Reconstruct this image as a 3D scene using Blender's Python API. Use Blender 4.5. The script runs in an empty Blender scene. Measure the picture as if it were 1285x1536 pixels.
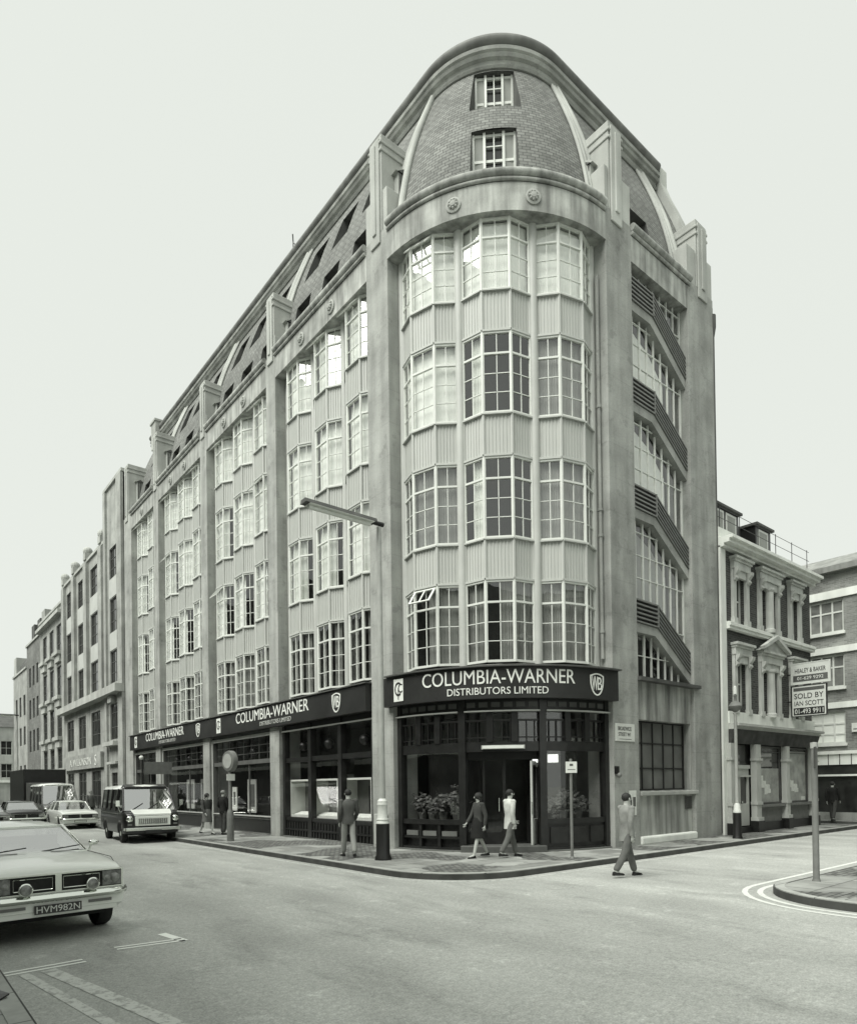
import bpy, math, random
from mathutils import Matrix, Vector
random.seed(7)
R = math.radians
S = bpy.context.scene
COL = S.collection
PI = math.pi

# ---------------------------------------------------------------- camera
# World frame: the corner of the building is centred on the origin, the long street runs along +y, the side street along +x.
F_PX, W_PX, H_PX = 999.0, 1285.0, 1536.0
cx_ = Vector((.7725, -.635, 0)).normalized(); fw0 = Vector((.635, .7725, 0)).normalized(); up0 = Vector((0, 0, 1))
tilt, roll = R(.5), .0135
fw = fw0*math.cos(tilt) + up0*math.sin(tilt); u1 = up0*math.cos(tilt) - fw0*math.sin(tilt)
rt = cx_*math.cos(roll) - u1*math.sin(roll); up = cx_*math.sin(roll) + u1*math.cos(roll)
cd = bpy.data.cameras.new('camera'); cam = bpy.data.objects.new('camera', cd); COL.objects.link(cam)
cam.matrix_world = Matrix(((rt.x, up.x, -fw.x, -15.12), (rt.y, up.y, -fw.y, -14.79), (rt.z, up.z, -fw.z, 1.85), (0, 0, 0, 1)))
cd.sensor_fit = 'HORIZONTAL'; cd.sensor_width = 36; cd.lens = 36*F_PX/W_PX
cd.shift_y = (1170-768)/W_PX; cd.clip_start = .1; cd.clip_end = 2000
S.camera = cam

# ---------------------------------------------------------------- overcast sky, soft sun
SUN_EL, SUN_AZ = R(54), R(184)     # azimuth of the sun direction measured from +x towards +y
SKY = .545
w = bpy.data.worlds.new('World'); S.world = w; w.use_nodes = True
nt = w.node_tree; nt.nodes.clear()
sk = nt.nodes.new('ShaderNodeTexSky'); sk.sky_type = 'NISHITA'; sk.sun_disc = False
sk.sun_elevation = SUN_EL; sk.sun_rotation = (PI/2 - SUN_AZ) % (2*PI)
sk.dust_density = 4; sk.air_density = 1.5
bw = nt.nodes.new('ShaderNodeRGBToBW')
ml = nt.nodes.new('ShaderNodeMath'); ml.operation = 'MULTIPLY'; ml.inputs[1].default_value = .12
ad = nt.nodes.new('ShaderNodeMath'); ad.operation = 'ADD'; ad.inputs[1].default_value = SKY/.1
cmb = nt.nodes.new('ShaderNodeVectorMath'); cmb.operation = 'MULTIPLY'; cmb.inputs[1].default_value = (.955, 1, .935)
bg = nt.nodes.new('ShaderNodeBackground'); bg.inputs['Strength'].default_value = .1
wo = nt.nodes.new('ShaderNodeOutputWorld')
L = nt.links.new
L(sk.outputs[0], bw.inputs[0]); L(bw.outputs[0], ml.inputs[0]); L(ml.outputs[0], ad.inputs[0])
L(ad.outputs[0], cmb.inputs[0]); L(cmb.outputs[0], bg.inputs['Color']); L(bg.outputs[0], wo.inputs['Surface'])
sd = bpy.data.lights.new('sun', 'SUN'); sd.energy = 3.3; sd.angle = R(46); sd.color = (1, .99, .94)
sun = bpy.data.objects.new('sun', sd); COL.objects.link(sun)
sv = Vector((math.cos(SUN_EL)*math.cos(SUN_AZ), math.cos(SUN_EL)*math.sin(SUN_AZ), math.sin(SUN_EL)))
sun.rotation_euler = sv.to_track_quat('Z', 'Y').to_euler()
S.view_settings.view_transform = 'Standard'; S.view_settings.look = 'None'
S.view_settings.gamma = 1; S.view_settings.use_curve_mapping = False
S.view_settings.exposure = .55

# ---------------------------------------------------------------- materials
MATS = {}
def tint(v): return (v*.965, v, v*.935, 1)
def mat(name, v, rough=.85, spec=.3, metal=0, noise=None, streak=None, fine=None, bump=None, trans=None, coat=0):
    if name in MATS: return MATS[name]
    m = bpy.data.materials.new(name); m.use_nodes = True; MATS[name] = m
    n = m.node_tree.nodes; l = m.node_tree.links.new
    b = n['Principled BSDF']; b.inputs['Roughness'].default_value = rough; b.inputs['Metallic'].default_value = metal
    b.inputs['Specular IOR Level'].default_value = spec; b.inputs['Base Color'].default_value = tint(v)
    if coat: b.inputs['Coat Weight'].default_value = coat; b.inputs['Coat Roughness'].default_value = .08
    tc = n.new('ShaderNodeTexCoord'); fac = None
    def addn(scale, amt, stretch=(1, 1, 1), det=5):
        nonlocal fac
        mp = n.new('ShaderNodeMapping'); mp.inputs['Scale'].default_value = stretch
        tx = n.new('ShaderNodeTexNoise'); tx.inputs['Scale'].default_value = scale; tx.inputs['Detail'].default_value = det
        l(tc.outputs['Object'], mp.inputs[0]); l(mp.outputs[0], tx.inputs['Vector'])
        mr = n.new('ShaderNodeMapRange'); mr.inputs[1].default_value = .3; mr.inputs[2].default_value = .7
        mr.inputs[3].default_value = 1-amt; mr.inputs[4].default_value = 1+amt; l(tx.outputs['Fac'], mr.inputs[0])
        if fac is None: fac = mr.outputs[0]
        else:
            mm = n.new('ShaderNodeMath'); mm.operation = 'MULTIPLY'; l(fac, mm.inputs[0]); l(mr.outputs[0], mm.inputs[1]); fac = mm.outputs[0]
        return tx
    if noise: addn(*noise)
    if streak: addn(streak[0], streak[1], (1, 1, .1))
    if fine: addn(fine[0], fine[1], det=2)
    if fac is not None:
        vm = n.new('ShaderNodeVectorMath'); vm.operation = 'SCALE'; vm.inputs[0].default_value = tint(v)[:3]
        l(fac, vm.inputs['Scale']); l(vm.outputs[0], b.inputs['Base Color'])
    if bump:
        tx = n.new('ShaderNodeTexNoise'); tx.inputs['Scale'].default_value = bump[0]; tx.inputs['Detail'].default_value = 4
        l(tc.outputs['Object'], tx.inputs['Vector'])
        bp = n.new('ShaderNodeBump'); bp.inputs['Strength'].default_value = bump[1]; bp.inputs['Distance'].default_value = .02
        l(tx.outputs['Fac'], bp.inputs['Height']); l(bp.outputs[0], b.inputs['Normal'])
    if trans is not None:
        b.inputs['Transmission Weight'].default_value = 0
    return m

def brick(name, v1, v2, vm, bw_, bh, mort=.012, rough=.9, offs=.5, noise=.25, bump=.5, coord='UV', nscale=.6):
    if name in MATS: return MATS[name]
    m = bpy.data.materials.new(name); m.use_nodes = True; MATS[name] = m
    n = m.node_tree.nodes; l = m.node_tree.links.new
    b = n['Principled BSDF']; b.inputs['Roughness'].default_value = rough; b.inputs['Specular IOR Level'].default_value = .25
    tc = n.new('ShaderNodeTexCoord'); bt = n.new('ShaderNodeTexBrick')
    bt.inputs['Color1'].default_value = tint(v1); bt.inputs['Color2'].default_value = tint(v2); bt.inputs['Mortar'].default_value = tint(vm)
    bt.inputs['Scale'].default_value = 1; bt.inputs['Brick Width'].default_value = bw_; bt.inputs['Row Height'].default_value = bh
    bt.inputs['Mortar Size'].default_value = mort; bt.offset = offs; bt.inputs['Mortar Smooth'].default_value = .3
    l(tc.outputs[coord], bt.inputs['Vector'])
    tx = n.new('ShaderNodeTexNoise'); tx.inputs['Scale'].default_value = nscale; tx.inputs['Detail'].default_value = 8
    tx.inputs['Roughness'].default_value = .65
    l(tc.outputs['Object'], tx.inputs['Vector'])
    mr = n.new('ShaderNodeMapRange'); mr.inputs[1].default_value = .3; mr.inputs[2].default_value = .7
    mr.inputs[3].default_value = 1-noise; mr.inputs[4].default_value = 1+noise; l(tx.outputs['Fac'], mr.inputs[0])
    vs = n.new('ShaderNodeVectorMath'); vs.operation = 'SCALE'; l(bt.outputs['Color'], vs.inputs[0]); l(mr.outputs[0], vs.inputs['Scale'])
    l(vs.outputs[0], b.inputs['Base Color'])
    bp = n.new('ShaderNodeBump'); bp.inputs['Strength'].default_value = bump; bp.inputs['Distance'].default_value = .01; bp.invert = True
    l(bt.outputs['Fac'], bp.inputs['Height']); l(bp.outputs[0], b.inputs['Normal'])
    return m

def glassm(name, ior=1.7, dark=1.0, rough=0.0, wave=.05):
    if name in MATS: return MATS[name]
    m = bpy.data.materials.new(name); m.use_nodes = True; MATS[name] = m
    n = m.node_tree.nodes; l = m.node_tree.links.new; n.clear()
    o = n.new('ShaderNodeOutputMaterial'); t = n.new('ShaderNodeBsdfTransparent'); t.inputs[0].default_value = (dark, dark, dark, 1)
    g = n.new('ShaderNodeBsdfGlossy'); g.inputs['Roughness'].default_value = rough; g.inputs[0].default_value = (1, 1, 1, 1)
    lw = n.new('ShaderNodeLayerWeight'); p5 = n.new('ShaderNodeMath'); p5.operation = 'POWER'; p5.inputs[1].default_value = 5; l(lw.outputs['Facing'], p5.inputs[0])
    f = n.new('ShaderNodeMath'); f.operation = 'MULTIPLY_ADD'; f0 = ((ior-1)/(ior+1))**2*1.8; f.inputs[1].default_value = .9-f0; f.inputs[2].default_value = f0; l(p5.outputs[0], f.inputs[0]); mx = n.new('ShaderNodeMixShader')
    # slightly wavy old panes
    tc = n.new('ShaderNodeTexCoord'); tx = n.new('ShaderNodeTexNoise'); tx.inputs['Scale'].default_value = 2.3; tx.inputs['Detail'].default_value = 1
    bp = n.new('ShaderNodeBump'); bp.inputs['Strength'].default_value = wave; bp.inputs['Distance'].default_value = .05
    l(tc.outputs['Object'], tx.inputs['Vector']); l(tx.outputs['Fac'], bp.inputs['Height']); l(bp.outputs[0], g.inputs['Normal'])
    l(f.outputs[0], mx.inputs[0]); l(t.outputs[0], mx.inputs[1]); l(g.outputs[0], mx.inputs[2]); l(mx.outputs[0], o.inputs[0])
    return m

def emit(name, v):
    m = bpy.data.materials.new(name); m.use_nodes = True; MATS[name] = m
    b = m.node_tree.nodes['Principled BSDF']; b.inputs['Emission Color'].default_value = tint(1); b.inputs['Emission Strength'].default_value = v
    return m

def blockwork(name, v, noise, streak):      # rendered concrete with faint day joints, grime and chipped patches
    m = mat(name, v, .9, .2, noise=noise, streak=streak, fine=(38, .09), bump=(24, .25)); n = m.node_tree.nodes; l = m.node_tree.links.new; b = n['Principled BSDF']
    src = b.inputs['Base Color'].links[0].from_socket; tc = n.new('ShaderNodeTexCoord'); sp = n.new('ShaderNodeSeparateXYZ'); l(tc.outputs['Object'], sp.inputs[0])
    md = n.new('ShaderNodeMath'); md.operation = 'PINGPONG'; md.inputs[1].default_value = .46; l(sp.outputs['Z'], md.inputs[0])
    jr = n.new('ShaderNodeMapRange'); jr.inputs[1].default_value = 0; jr.inputs[2].default_value = .014; jr.inputs[3].default_value = .84; jr.inputs[4].default_value = 1; l(md.outputs[0], jr.inputs[0])
    tx = n.new('ShaderNodeTexNoise'); tx.inputs['Scale'].default_value = 2.1; tx.inputs['Detail'].default_value = 9; tx.inputs['Roughness'].default_value = .7; l(tc.outputs['Object'], tx.inputs['Vector'])
    pr = n.new('ShaderNodeMapRange'); pr.inputs[1].default_value = .56; pr.inputs[2].default_value = .62; pr.inputs[3].default_value = 1; pr.inputs[4].default_value = .82; l(tx.outputs['Fac'], pr.inputs[0])
    mu = n.new('ShaderNodeMath'); mu.operation = 'MULTIPLY'; l(jr.outputs[0], mu.inputs[0]); l(pr.outputs[0], mu.inputs[1])
    vs = n.new('ShaderNodeVectorMath'); vs.operation = 'SCALE'; l(src, vs.inputs[0]); l(mu.outputs[0], vs.inputs['Scale']); l(vs.outputs[0], b.inputs['Base Color'])
    return m
CONC = blockwork('weathered_concrete', .33, noise=(1.1, .20), streak=(2.6, .20))
DRIP = mat('drip_stained_stone', .30, .9, .2, noise=(1.1, .2), streak=(4.5, .55), fine=(40, .06), bump=(20, .3))
CONCL = mat('pale_concrete', .40, .9, .2, noise=(.8, .16), streak=(2.2, .14), fine=(38, .06), bump=(24, .2))
PORT = mat('stained_stone', .33, .9, .2, noise=(1.8, .22), streak=(5, .4), fine=(40, .06), bump=(20, .3))
STUC = mat('white_stucco', .76, .8, .25, noise=(1.1, .1), streak=(3, .1), bump=(25, .1))
WHT = mat('white_window_paint', .66, .45, .4, noise=(4, .06))
CREAM = mat('pale_metal_paint', .46, .5, .4, noise=(1.5, .08), streak=(5, .08))
PANEL = mat('ribbed_metal_panel', .47, .5, .4, noise=(1.2, .04), streak=(5, .04))
DTIM = mat('dark_painted_timber', .016, .35, .5, noise=(5, .3))
GTIM = mat('grey_painted_timber', .10, .5, .4, noise=(3, .2))
SIGN = mat('dark_sign_enamel', .022, .45, .4, noise=(1.5, .3))
LETT = mat('white_lettering', .74, .5, .3, noise=(6, .05))
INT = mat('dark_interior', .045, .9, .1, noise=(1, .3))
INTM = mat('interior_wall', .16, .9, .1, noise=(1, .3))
CURT = mat('net_curtain', .32, .95, .1, noise=(1.5, .12))
BLIND = mat('pale_blind', .80, .9, .1, noise=(2, .05))
GLASS = glassm('window_glass', 1.7)
SHOPG = glassm('shop_glass', 1.5, wave=.02)
CARG = glassm('vehicle_glass', 3.2, .6, wave=.01)
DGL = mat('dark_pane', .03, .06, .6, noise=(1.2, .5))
LEAD = mat('lead_roofing', .085, .7, .3, noise=(1.2, .25), streak=(3, .2), bump=(12, .3))
IRON = mat('black_ironwork', .012, .4, .5, bump=(40, .2))
GIRON = mat('grey_iron_paint', .17, .5, .4, noise=(6, .15))
LIRON = mat('pale_lamp_paint', .40, .45, .4, noise=(5, .1))
LIP = mat('pale_lip', .48, .6, .3, noise=(3, .1))
CHROME = mat('chrome', .75, .12, .5, metal=1)
RUB = mat('tyre_rubber', .02, .8, .3, noise=(20, .2))
CARW = mat('white_car_paint', .86, .25, .5, noise=(1, .02), coat=.6)
CARD = mat('dark_car_paint', .012, .3, .4, noise=(1, .1), coat=.25)
CARM = mat('grey_car_paint', .12, .3, .5, noise=(1, .05), coat=.5)
TILE = brick('clay_roof_tiles', .155, .235, .075, .2, .098, .008, noise=.18, bump=.8)
BRD = brick('dark_brick', .05, .085, .13, .225, .076, .009, noise=.3)
BRM = brick('stock_brick', .13, .2, .22, .225, .076, .009, noise=.3)
BLEAF = mat('plant_leaf', .10, .5, .4, noise=(9, .5))
PAPER = mat('paper', .68, .8, .2, noise=(7, .12))
SKIN = mat('skin', .48, .6, .3)
HAIRD = mat('dark_hair', .03, .7, .3, noise=(30, .3)); HAIRG = mat('grey_hair', .22, .7, .3, noise=(30, .3))
SHOE = mat('black_shoe_leather', .015, .4, .4)

# ---------------------------------------------------------------- mesh builder
class MB:
    def __init__(s): s.v = []; s.f = []; s.uv = []; s.has = False
    def quad(s, pts, uvs=None):
        i = len(s.v); s.v += [tuple(p) for p in pts]; s.f.append(tuple(range(i, i+len(pts))))
        s.uv.append(uvs)
        if uvs: s.has = True
    def box(s, x0, x1, y0, y1, z0, z1, T=None):
        c = [(x0, y0, z0), (x1, y0, z0), (x1, y1, z0), (x0, y1, z0), (x0, y0, z1), (x1, y0, z1), (x1, y1, z1), (x0, y1, z1)]
        if T: c = [T(*p) for p in c]
        i = len(s.v); s.v += c
        for q in ((0, 3, 2, 1), (4, 5, 6, 7), (0, 1, 5, 4), (1, 2, 6, 5), (2, 3, 7, 6), (3, 0, 4, 7)):
            s.f.append(tuple(i+k for k in q)); s.uv.append(None)
        return s
    def obox(s, a, b, th, z0, z1, T=None, off=0):      # upright slab along the plan segment a-b, th thick
        d = Vector((b[0]-a[0], b[1]-a[1])); L_ = d.length; d.normalize(); n = Vector((d.y, -d.x))
        P = [(a[0]+n.x*k, a[1]+n.y*k) for k in (off-th/2, off+th/2)] + [(b[0]+n.x*k, b[1]+n.y*k) for k in (off+th/2, off-th/2)]
        s.prism(P, z0, z1, T); return s
    def prism(s, P, z0, z1, T=None, cap=True):
        n = len(P); i = len(s.v)
        c = [(p[0], p[1], z0) for p in P] + [(p[0], p[1], z1) for p in P]
        if T: c = [T(*p) for p in c]
        s.v += c
        for k in range(n): s.f.append((i+k, i+(k+1) % n, i+n+(k+1) % n, i+n+k)); s.uv.append(None)
        if cap:
            s.f.append(tuple(i+k for k in range(n-1, -1, -1))); s.uv.append(None)
            s.f.append(tuple(i+n+k for k in range(n))); s.uv.append(None)
        return s
    def poly3(s, P, d, T=None):                         # solid from a 3D polygon swept by vector d
        n = len(P); i = len(s.v); c = [tuple(p) for p in P] + [(p[0]+d[0], p[1]+d[1], p[2]+d[2]) for p in P]
        if T: c = [T(*p) for p in c]
        s.v += c
        for k in range(n): s.f.append((i+k, i+(k+1) % n, i+n+(k+1) % n, i+n+k)); s.uv.append(None)
        s.f.append(tuple(i+k for k in range(n-1, -1, -1))); s.uv.append(None)
        s.f.append(tuple(i+n+k for k in range(n))); s.uv.append(None)
        return s
    def rings(s, rs, close=True, caps=True, uvf=None):
        i = len(s.v); n = len(rs[0])
        for r_ in rs: s.v += [tuple(p) for p in r_]
        for a in range(len(rs)-1):
            for k in range(n if close else n-1):
                k2 = (k+1) % n
                s.f.append((i+a*n+k, i+a*n+k2, i+(a+1)*n+k2, i+(a+1)*n+k)); s.uv.append(None)
        if caps:
            s.f.append(tuple(i+k for k in range(n-1, -1, -1))); s.uv.append(None)
            s.f.append(tuple(i+(len(rs)-1)*n+k for k in range(n))); s.uv.append(None)
        return s
    def lathe(s, prof, n=20, c=(0, 0, 0), axis='z'):
        rs = []
        for r_, z in prof:
            ring = []
            for k in range(n):
                a = 2*PI*k/n; p = (r_*math.cos(a), r_*math.sin(a), z)
                if axis == 'x': p = (z, p[0], p[1])
                elif axis == 'y': p = (p[0], z, p[1])
                ring.append((c[0]+p[0], c[1]+p[1], c[2]+p[2]))
            rs.append(ring)
        return s.rings(rs)
    def tube(s, a, b, r0, r1=None, n=10):
        r1 = r0 if r1 is None else r1; a = Vector(a); b = Vector(b); d = (b-a).normalized()
        u = d.orthogonal().normalized(); v = d.cross(u)
        return s.rings([[tuple(p+u*(r_*math.cos(2*PI*k/n))+v*(r_*math.sin(2*PI*k/n))) for k in range(n)] for p, r_ in ((a, r0), (b, r1))])
    def path(s, pts, r_, n=10):
        for a, b in zip(pts, pts[1:]): s.tube(a, b, r_, r_, n)
        return s
    def ball(s, c, r_, nu=14, nv=9, sc=(1, 1, 1)):
        rs = []
        for j in range(nv+1):
            a = -PI/2+PI*j/nv; rr = max(.001, math.cos(a))*r_
            rs.append([(c[0]+rr*math.cos(2*PI*k/nu)*sc[0], c[1]+rr*math.sin(2*PI*k/nu)*sc[1], c[2]+r_*math.sin(a)*sc[2]) for k in range(nu)])
        return s.rings(rs)
    def build(s, name, m, parent=None, smooth=False, bevel=0, loc=None, auto=None):
        me = bpy.data.meshes.new(name); me.from_pydata(s.v, [], s.f)
        if s.has:
            ul = me.uv_layers.new(name='UVMap')
            for p, uv in zip(me.polygons, s.uv):
                if uv:
                    for li, c in zip(p.loop_indices, uv): ul.data[li].uv = c
                else:
                    for li in p.loop_indices:
                        co = me.vertices[me.loops[li].vertex_index].co; nn = p.normal
                        ul.data[li].uv = (co.x if abs(nn.y) > abs(nn.x) else co.y, co.z)
        me.materials.append(m)
        import bmesh
        bm = bmesh.new(); bm.from_mesh(me)
        if smooth: bmesh.ops.remove_doubles(bm, verts=bm.verts, dist=1e-5)
        bmesh.ops.recalc_face_normals(bm, faces=bm.faces); bm.to_mesh(me); bm.free()
        if smooth:
            for p in me.polygons: p.use_smooth = True
            me.set_sharp_from_angle(angle=R(auto or 40))
        o = bpy.data.objects.new(name, me); COL.objects.link(o)
        if parent: o.parent = parent
        if loc: o.location = loc
        if bevel:
            b = o.modifiers.new('bevel', 'BEVEL'); b.width = bevel; b.segments = 2; b.limit_method = 'ANGLE'
        return o

def tag(o, label, cat, group=None, kind=None):
    o['label'] = label; o['category'] = cat
    if group: o['group'] = group
    if kind: o['kind'] = kind
    return o
def thing(name, label, cat, loc=(0, 0, 0), rz=0, group=None):
    o = bpy.data.objects.new(name, None); COL.objects.link(o); o.location = loc; o.rotation_euler = (0, 0, rz); o.empty_display_size = .3
    return tag(o, label, cat, group)
def struct(o): o['kind'] = 'structure'; return o
def dup(o, parent=None, loc=None, rz=None, sc=None):
    c = o.copy(); COL.objects.link(c)
    if parent is not None: c.parent = parent
    if loc is not None: c.location = loc
    if rz is not None: c.rotation_euler = (0, 0, rz)
    if sc is not None: c.scale = sc
    for ch in list(o.children): dup(ch, c)
    return c
def dup_thing(o, label, loc, rz, sc=None):
    c = dup(o, None, loc, rz, sc); c['label'] = label; return c

TL = lambda u, n, z: (-n, u, z)          # facade on the long street: u = y, n = outward distance
TR = lambda u, n, z: (u, -n, z)          # facade on the side street: u = x
def PC(th, r_): a = R(45+th); return (-r_*math.cos(a), -r_*math.sin(a))
def arc(mb, r0, r1, t0, t1, z0, z1, step=3):
    n = max(1, int(abs(t1-t0)/step)); ts = [t0+(t1-t0)*k/n for k in range(n+1)]
    mb.prism([PC(t, r1) for t in ts]+[PC(t, r0) for t in reversed(ts)], z0, z1)
    return mb

def text(s_, width, height, mapf, name, m, parent, th=.012, sx=None, bold=.0):
    c = bpy.data.curves.new('t', 'FONT'); c.body = s_; c.size = 1; c.offset = bold; c.resolution_u = 4
    o = bpy.data.objects.new('t', c); COL.objects.link(o)
    dg = bpy.context.evaluated_depsgraph_get(); dg.update()
    me = bpy.data.meshes.new_from_object(o.evaluated_get(dg)); bpy.data.objects.remove(o); bpy.data.curves.remove(c)
    xs = [v.co.x for v in me.vertices]; ys = [v.co.y for v in me.vertices]
    x0, x1, y0, y1 = min(xs), max(xs), min(ys), max(ys)
    V = [((v.co.x-x0)/(x1-x0)*width, (v.co.y-y0)/(y1-y0)*height) for v in me.vertices]
    Fs = [tuple(p.vertices) for p in me.polygons]; bpy.data.meshes.remove(me)
    # boundary edges get a rim so each letter has thickness
    from collections import Counter
    ec = Counter()
    for f in Fs:
        for a, b in zip(f, f[1:]+f[:1]): ec[(min(a, b), max(a, b))] += 1
    n = len(V); vs = [mapf(x, y, th) for x, y in V]+[mapf(x, y, 0) for x, y in V]
    fs = list(Fs)+[(a, b, b+n, a+n) for (a, b), k in ec.items() if k == 1]
    me = bpy.data.meshes.new(name); me.from_pydata(vs, [], fs); me.materials.append(m)
    o = bpy.data.objects.new(name, me); COL.objects.link(o); o.parent = parent
    return o

def holed(mb, T, u0, u1, z0, z1, holes, depth, n=0):
    us = sorted({u0, u1, *[h[0] for h in holes], *[h[1] for h in holes]}); zs = sorted({z0, z1, *[h[2] for h in holes], *[h[3] for h in holes]})
    for a, b in zip(us, us[1:]):
        for c, d in zip(zs, zs[1:]):
            if any(h[0] <= a+1e-6 and b <= h[1]+1e-6 and h[2] <= c+1e-6 and d <= h[3]+1e-6 for h in holes): continue
            mb.quad([T(a, n, c), T(b, n, c), T(b, n, d), T(a, n, d)], [(a, c), (b, c), (b, d), (a, d)])
    for h in holes:
        a, b, c, d = h[:4]
        for P in (((a, c), (a, d)), ((b, c), (b, d)), ((a, c), (b, c)), ((a, d), (b, d))):
            (p, q), (p2, q2) = P
            mb.quad([T(p, n, q), T(p2, n, q2), T(p2, n-depth, q2), T(p, n-depth, q)], [(p, q), (p2, q2), (p2+depth, q2), (p+depth, q)])
def grid_window(T, u0, u1, z0, z1, n, cols, rows, root, fm=None, gm=None, fw_=.06, bar=.03, name='window', back=None):
    f = MB(); fm = fm or WHT; gm = gm or DGL
    f.box(u0, u0+fw_, n-.04, n+.04, z0, z1, T); f.box(u1-fw_, u1, n-.04, n+.04, z0, z1, T)
    f.box(u0+fw_, u1-fw_, n-.04, n+.037, z0, z0+fw_, T); f.box(u0+fw_, u1-fw_, n-.04, n+.037, z1-fw_, z1, T)
    for k in range(1, cols):
        u = u0+(u1-u0)*k/cols; f.box(u-bar/2, u+bar/2, n-.02, n+.024, z0+fw_, z1-fw_, T)
    zz = [z0+(z1-z0)*k/rows for k in range(1, rows)] if isinstance(rows, int) else [z0+(z1-z0)*k for k in rows]
    for z in zz: f.box(u0+fw_, u1-fw_, n-.018, n+.02, z-bar/2, z+bar/2, T)
    o = f.build(name, fm, root)
    g = MB(); g.quad([T(u0+.01, n-.005, z0+.01), T(u1-.01, n-.005, z0+.01), T(u1-.01, n-.005, z1-.01), T(u0+.01, n-.005, z1-.01)]); g.build('pane', gm, o)
    return o

# ================================================================ ground, roads, pavements
def asphalt():
    m = mat('asphalt', .42, .72, .35); n = m.node_tree.nodes; l = m.node_tree.links.new; b = n['Principled BSDF']
    tc = n.new('ShaderNodeTexCoord')
    def nz(scale, det, st=(1, 1, 1), rough=.5):
        mp = n.new('ShaderNodeMapping'); mp.inputs['Scale'].default_value = st
        t = n.new('ShaderNodeTexNoise'); t.inputs['Scale'].default_value = scale; t.inputs['Detail'].default_value = det; t.inputs['Roughness'].default_value = rough
        l(tc.outputs['Object'], mp.inputs[0]); l(mp.outputs[0], t.inputs['Vector']); return t.outputs['Fac']
    def rng(x, a, b_, c, d):
        r_ = n.new('ShaderNodeMapRange'); r_.inputs[1].default_value = a; r_.inputs[2].default_value = b_; r_.inputs[3].default_value = c; r_.inputs[4].default_value = d; l(x, r_.inputs[0]); return r_.outputs[0]
    def mul(x, y):
        q = n.new('ShaderNodeMath'); q.operation = 'MULTIPLY'; l(x, q.inputs[0]); l(y, q.inputs[1]); return q.outputs[0]
    big = rng(nz(.25, 4), .3, .7, .86, 1.12); mid = rng(nz(1.1, 6, (1, .35, 1), .7), .35, .7, .9, 1.12)
    sp = rng(nz(55, 2), .35, .72, .82, 1.24); sp2 = rng(nz(18, 3), .3, .75, .86, 1.2)
    # wandering repair seams and cracks
    vo = n.new('ShaderNodeTexVoronoi'); vo.feature = 'DISTANCE_TO_EDGE'; vo.inputs['Scale'].default_value = .28
    wv = n.new('ShaderNodeVectorMath'); wv.operation = 'ADD'
    t2 = n.new('ShaderNodeTexNoise'); t2.inputs['Scale'].default_value = 1.3; t2.inputs['Detail'].default_value = 5; l(tc.outputs['Object'], t2.inputs['Vector'])
    l(tc.outputs['Object'], wv.inputs[0]); l(t2.outputs['Color'], wv.inputs[1]); l(wv.outputs[0], vo.inputs['Vector'])
    cr = rng(vo.outputs['Distance'], 0, .004, .86, 1)
    spx = n.new('ShaderNodeSeparateXYZ'); l(tc.outputs['Object'], spx.inputs[0]); pp = n.new('ShaderNodeMath'); pp.operation = 'PINGPONG'; pp.inputs[1].default_value = .95; l(spx.outputs['X'], pp.inputs[0])
    lane = rng(pp.outputs[0], .1, .8, .93, 1.04)                      # tyre-worn lanes
    oil = rng(nz(.7, 9, (1.6, .5, 1), .66), .52, .66, 1, .74)         # oil and damp patches
    lit = rng(nz(2.6, 8, (1, 1, 1), .75), .56, .66, 1, 1.28)  # paler specks scattered at random over the asphalt
    fac = mul(mul(mul(mul(big, mid), mul(sp, sp2)), mul(cr, lane)), mul(oil, lit))
    vs = n.new('ShaderNodeVectorMath'); vs.operation = 'SCALE'; vs.inputs[0].default_value = tint(.42)[:3]; l(fac, vs.inputs['Scale']); l(vs.outputs[0], b.inputs['Base Color'])
    bp = n.new('ShaderNodeBump'); bp.inputs['Strength'].default_value = .5; bp.inputs['Distance'].default_value = .01
    l(nz(60, 3), bp.inputs['Height']); l(bp.outputs[0], b.inputs['Normal'])
    return m
ASPH = asphalt()
FLAG = brick('york_flagstones', .22, .36, .10, .92, .62, .012, rough=.75, noise=.3, bump=.4, coord='Object', nscale=1.6)
def setts():
    n = FLAG.node_tree.nodes; l = FLAG.node_tree.links.new; b = n['Principled BSDF']; src = b.inputs['Base Color'].links[0].from_socket
    tc = n.new('ShaderNodeTexCoord'); bt = n.new('ShaderNodeTexBrick'); bt.inputs['Scale'].default_value = 1; bt.inputs['Brick Width'].default_value = .14; bt.inputs['Row Height'].default_value = .11; bt.inputs['Mortar Size'].default_value = .012
    bt.inputs['Color1'].default_value = tint(.09); bt.inputs['Color2'].default_value = tint(.26); bt.inputs['Mortar'].default_value = tint(.05); l(tc.outputs['Object'], bt.inputs['Vector'])
    t = n.new('ShaderNodeTexNoise'); t.inputs['Scale'].default_value = .42; t.inputs['Detail'].default_value = 1; l(tc.outputs['Object'], t.inputs['Vector'])
    r_ = n.new('ShaderNodeMapRange'); r_.inputs[1].default_value = .50; r_.inputs[2].default_value = .51; l(t.outputs['Fac'], r_.inputs[0])
    mx = n.new('ShaderNodeMix'); mx.data_type = 'RGBA'; l(r_.outputs[0], mx.inputs['Factor']); l(src, mx.inputs['A']); l(bt.outputs['Color'], mx.inputs['B']); l(mx.outputs['Result'], b.inputs['Base Color'])
setts()
KERBD = mat('dark_kerb_face', .07, .8, .3, noise=(3, .3))  # front strip of the kerb, darker than the kerb top
KERB = brick('granite_kerb', .34, .42, .15, 50, .9, .012, rough=.7, noise=.2, bump=.3, coord='Object', nscale=4)
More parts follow.
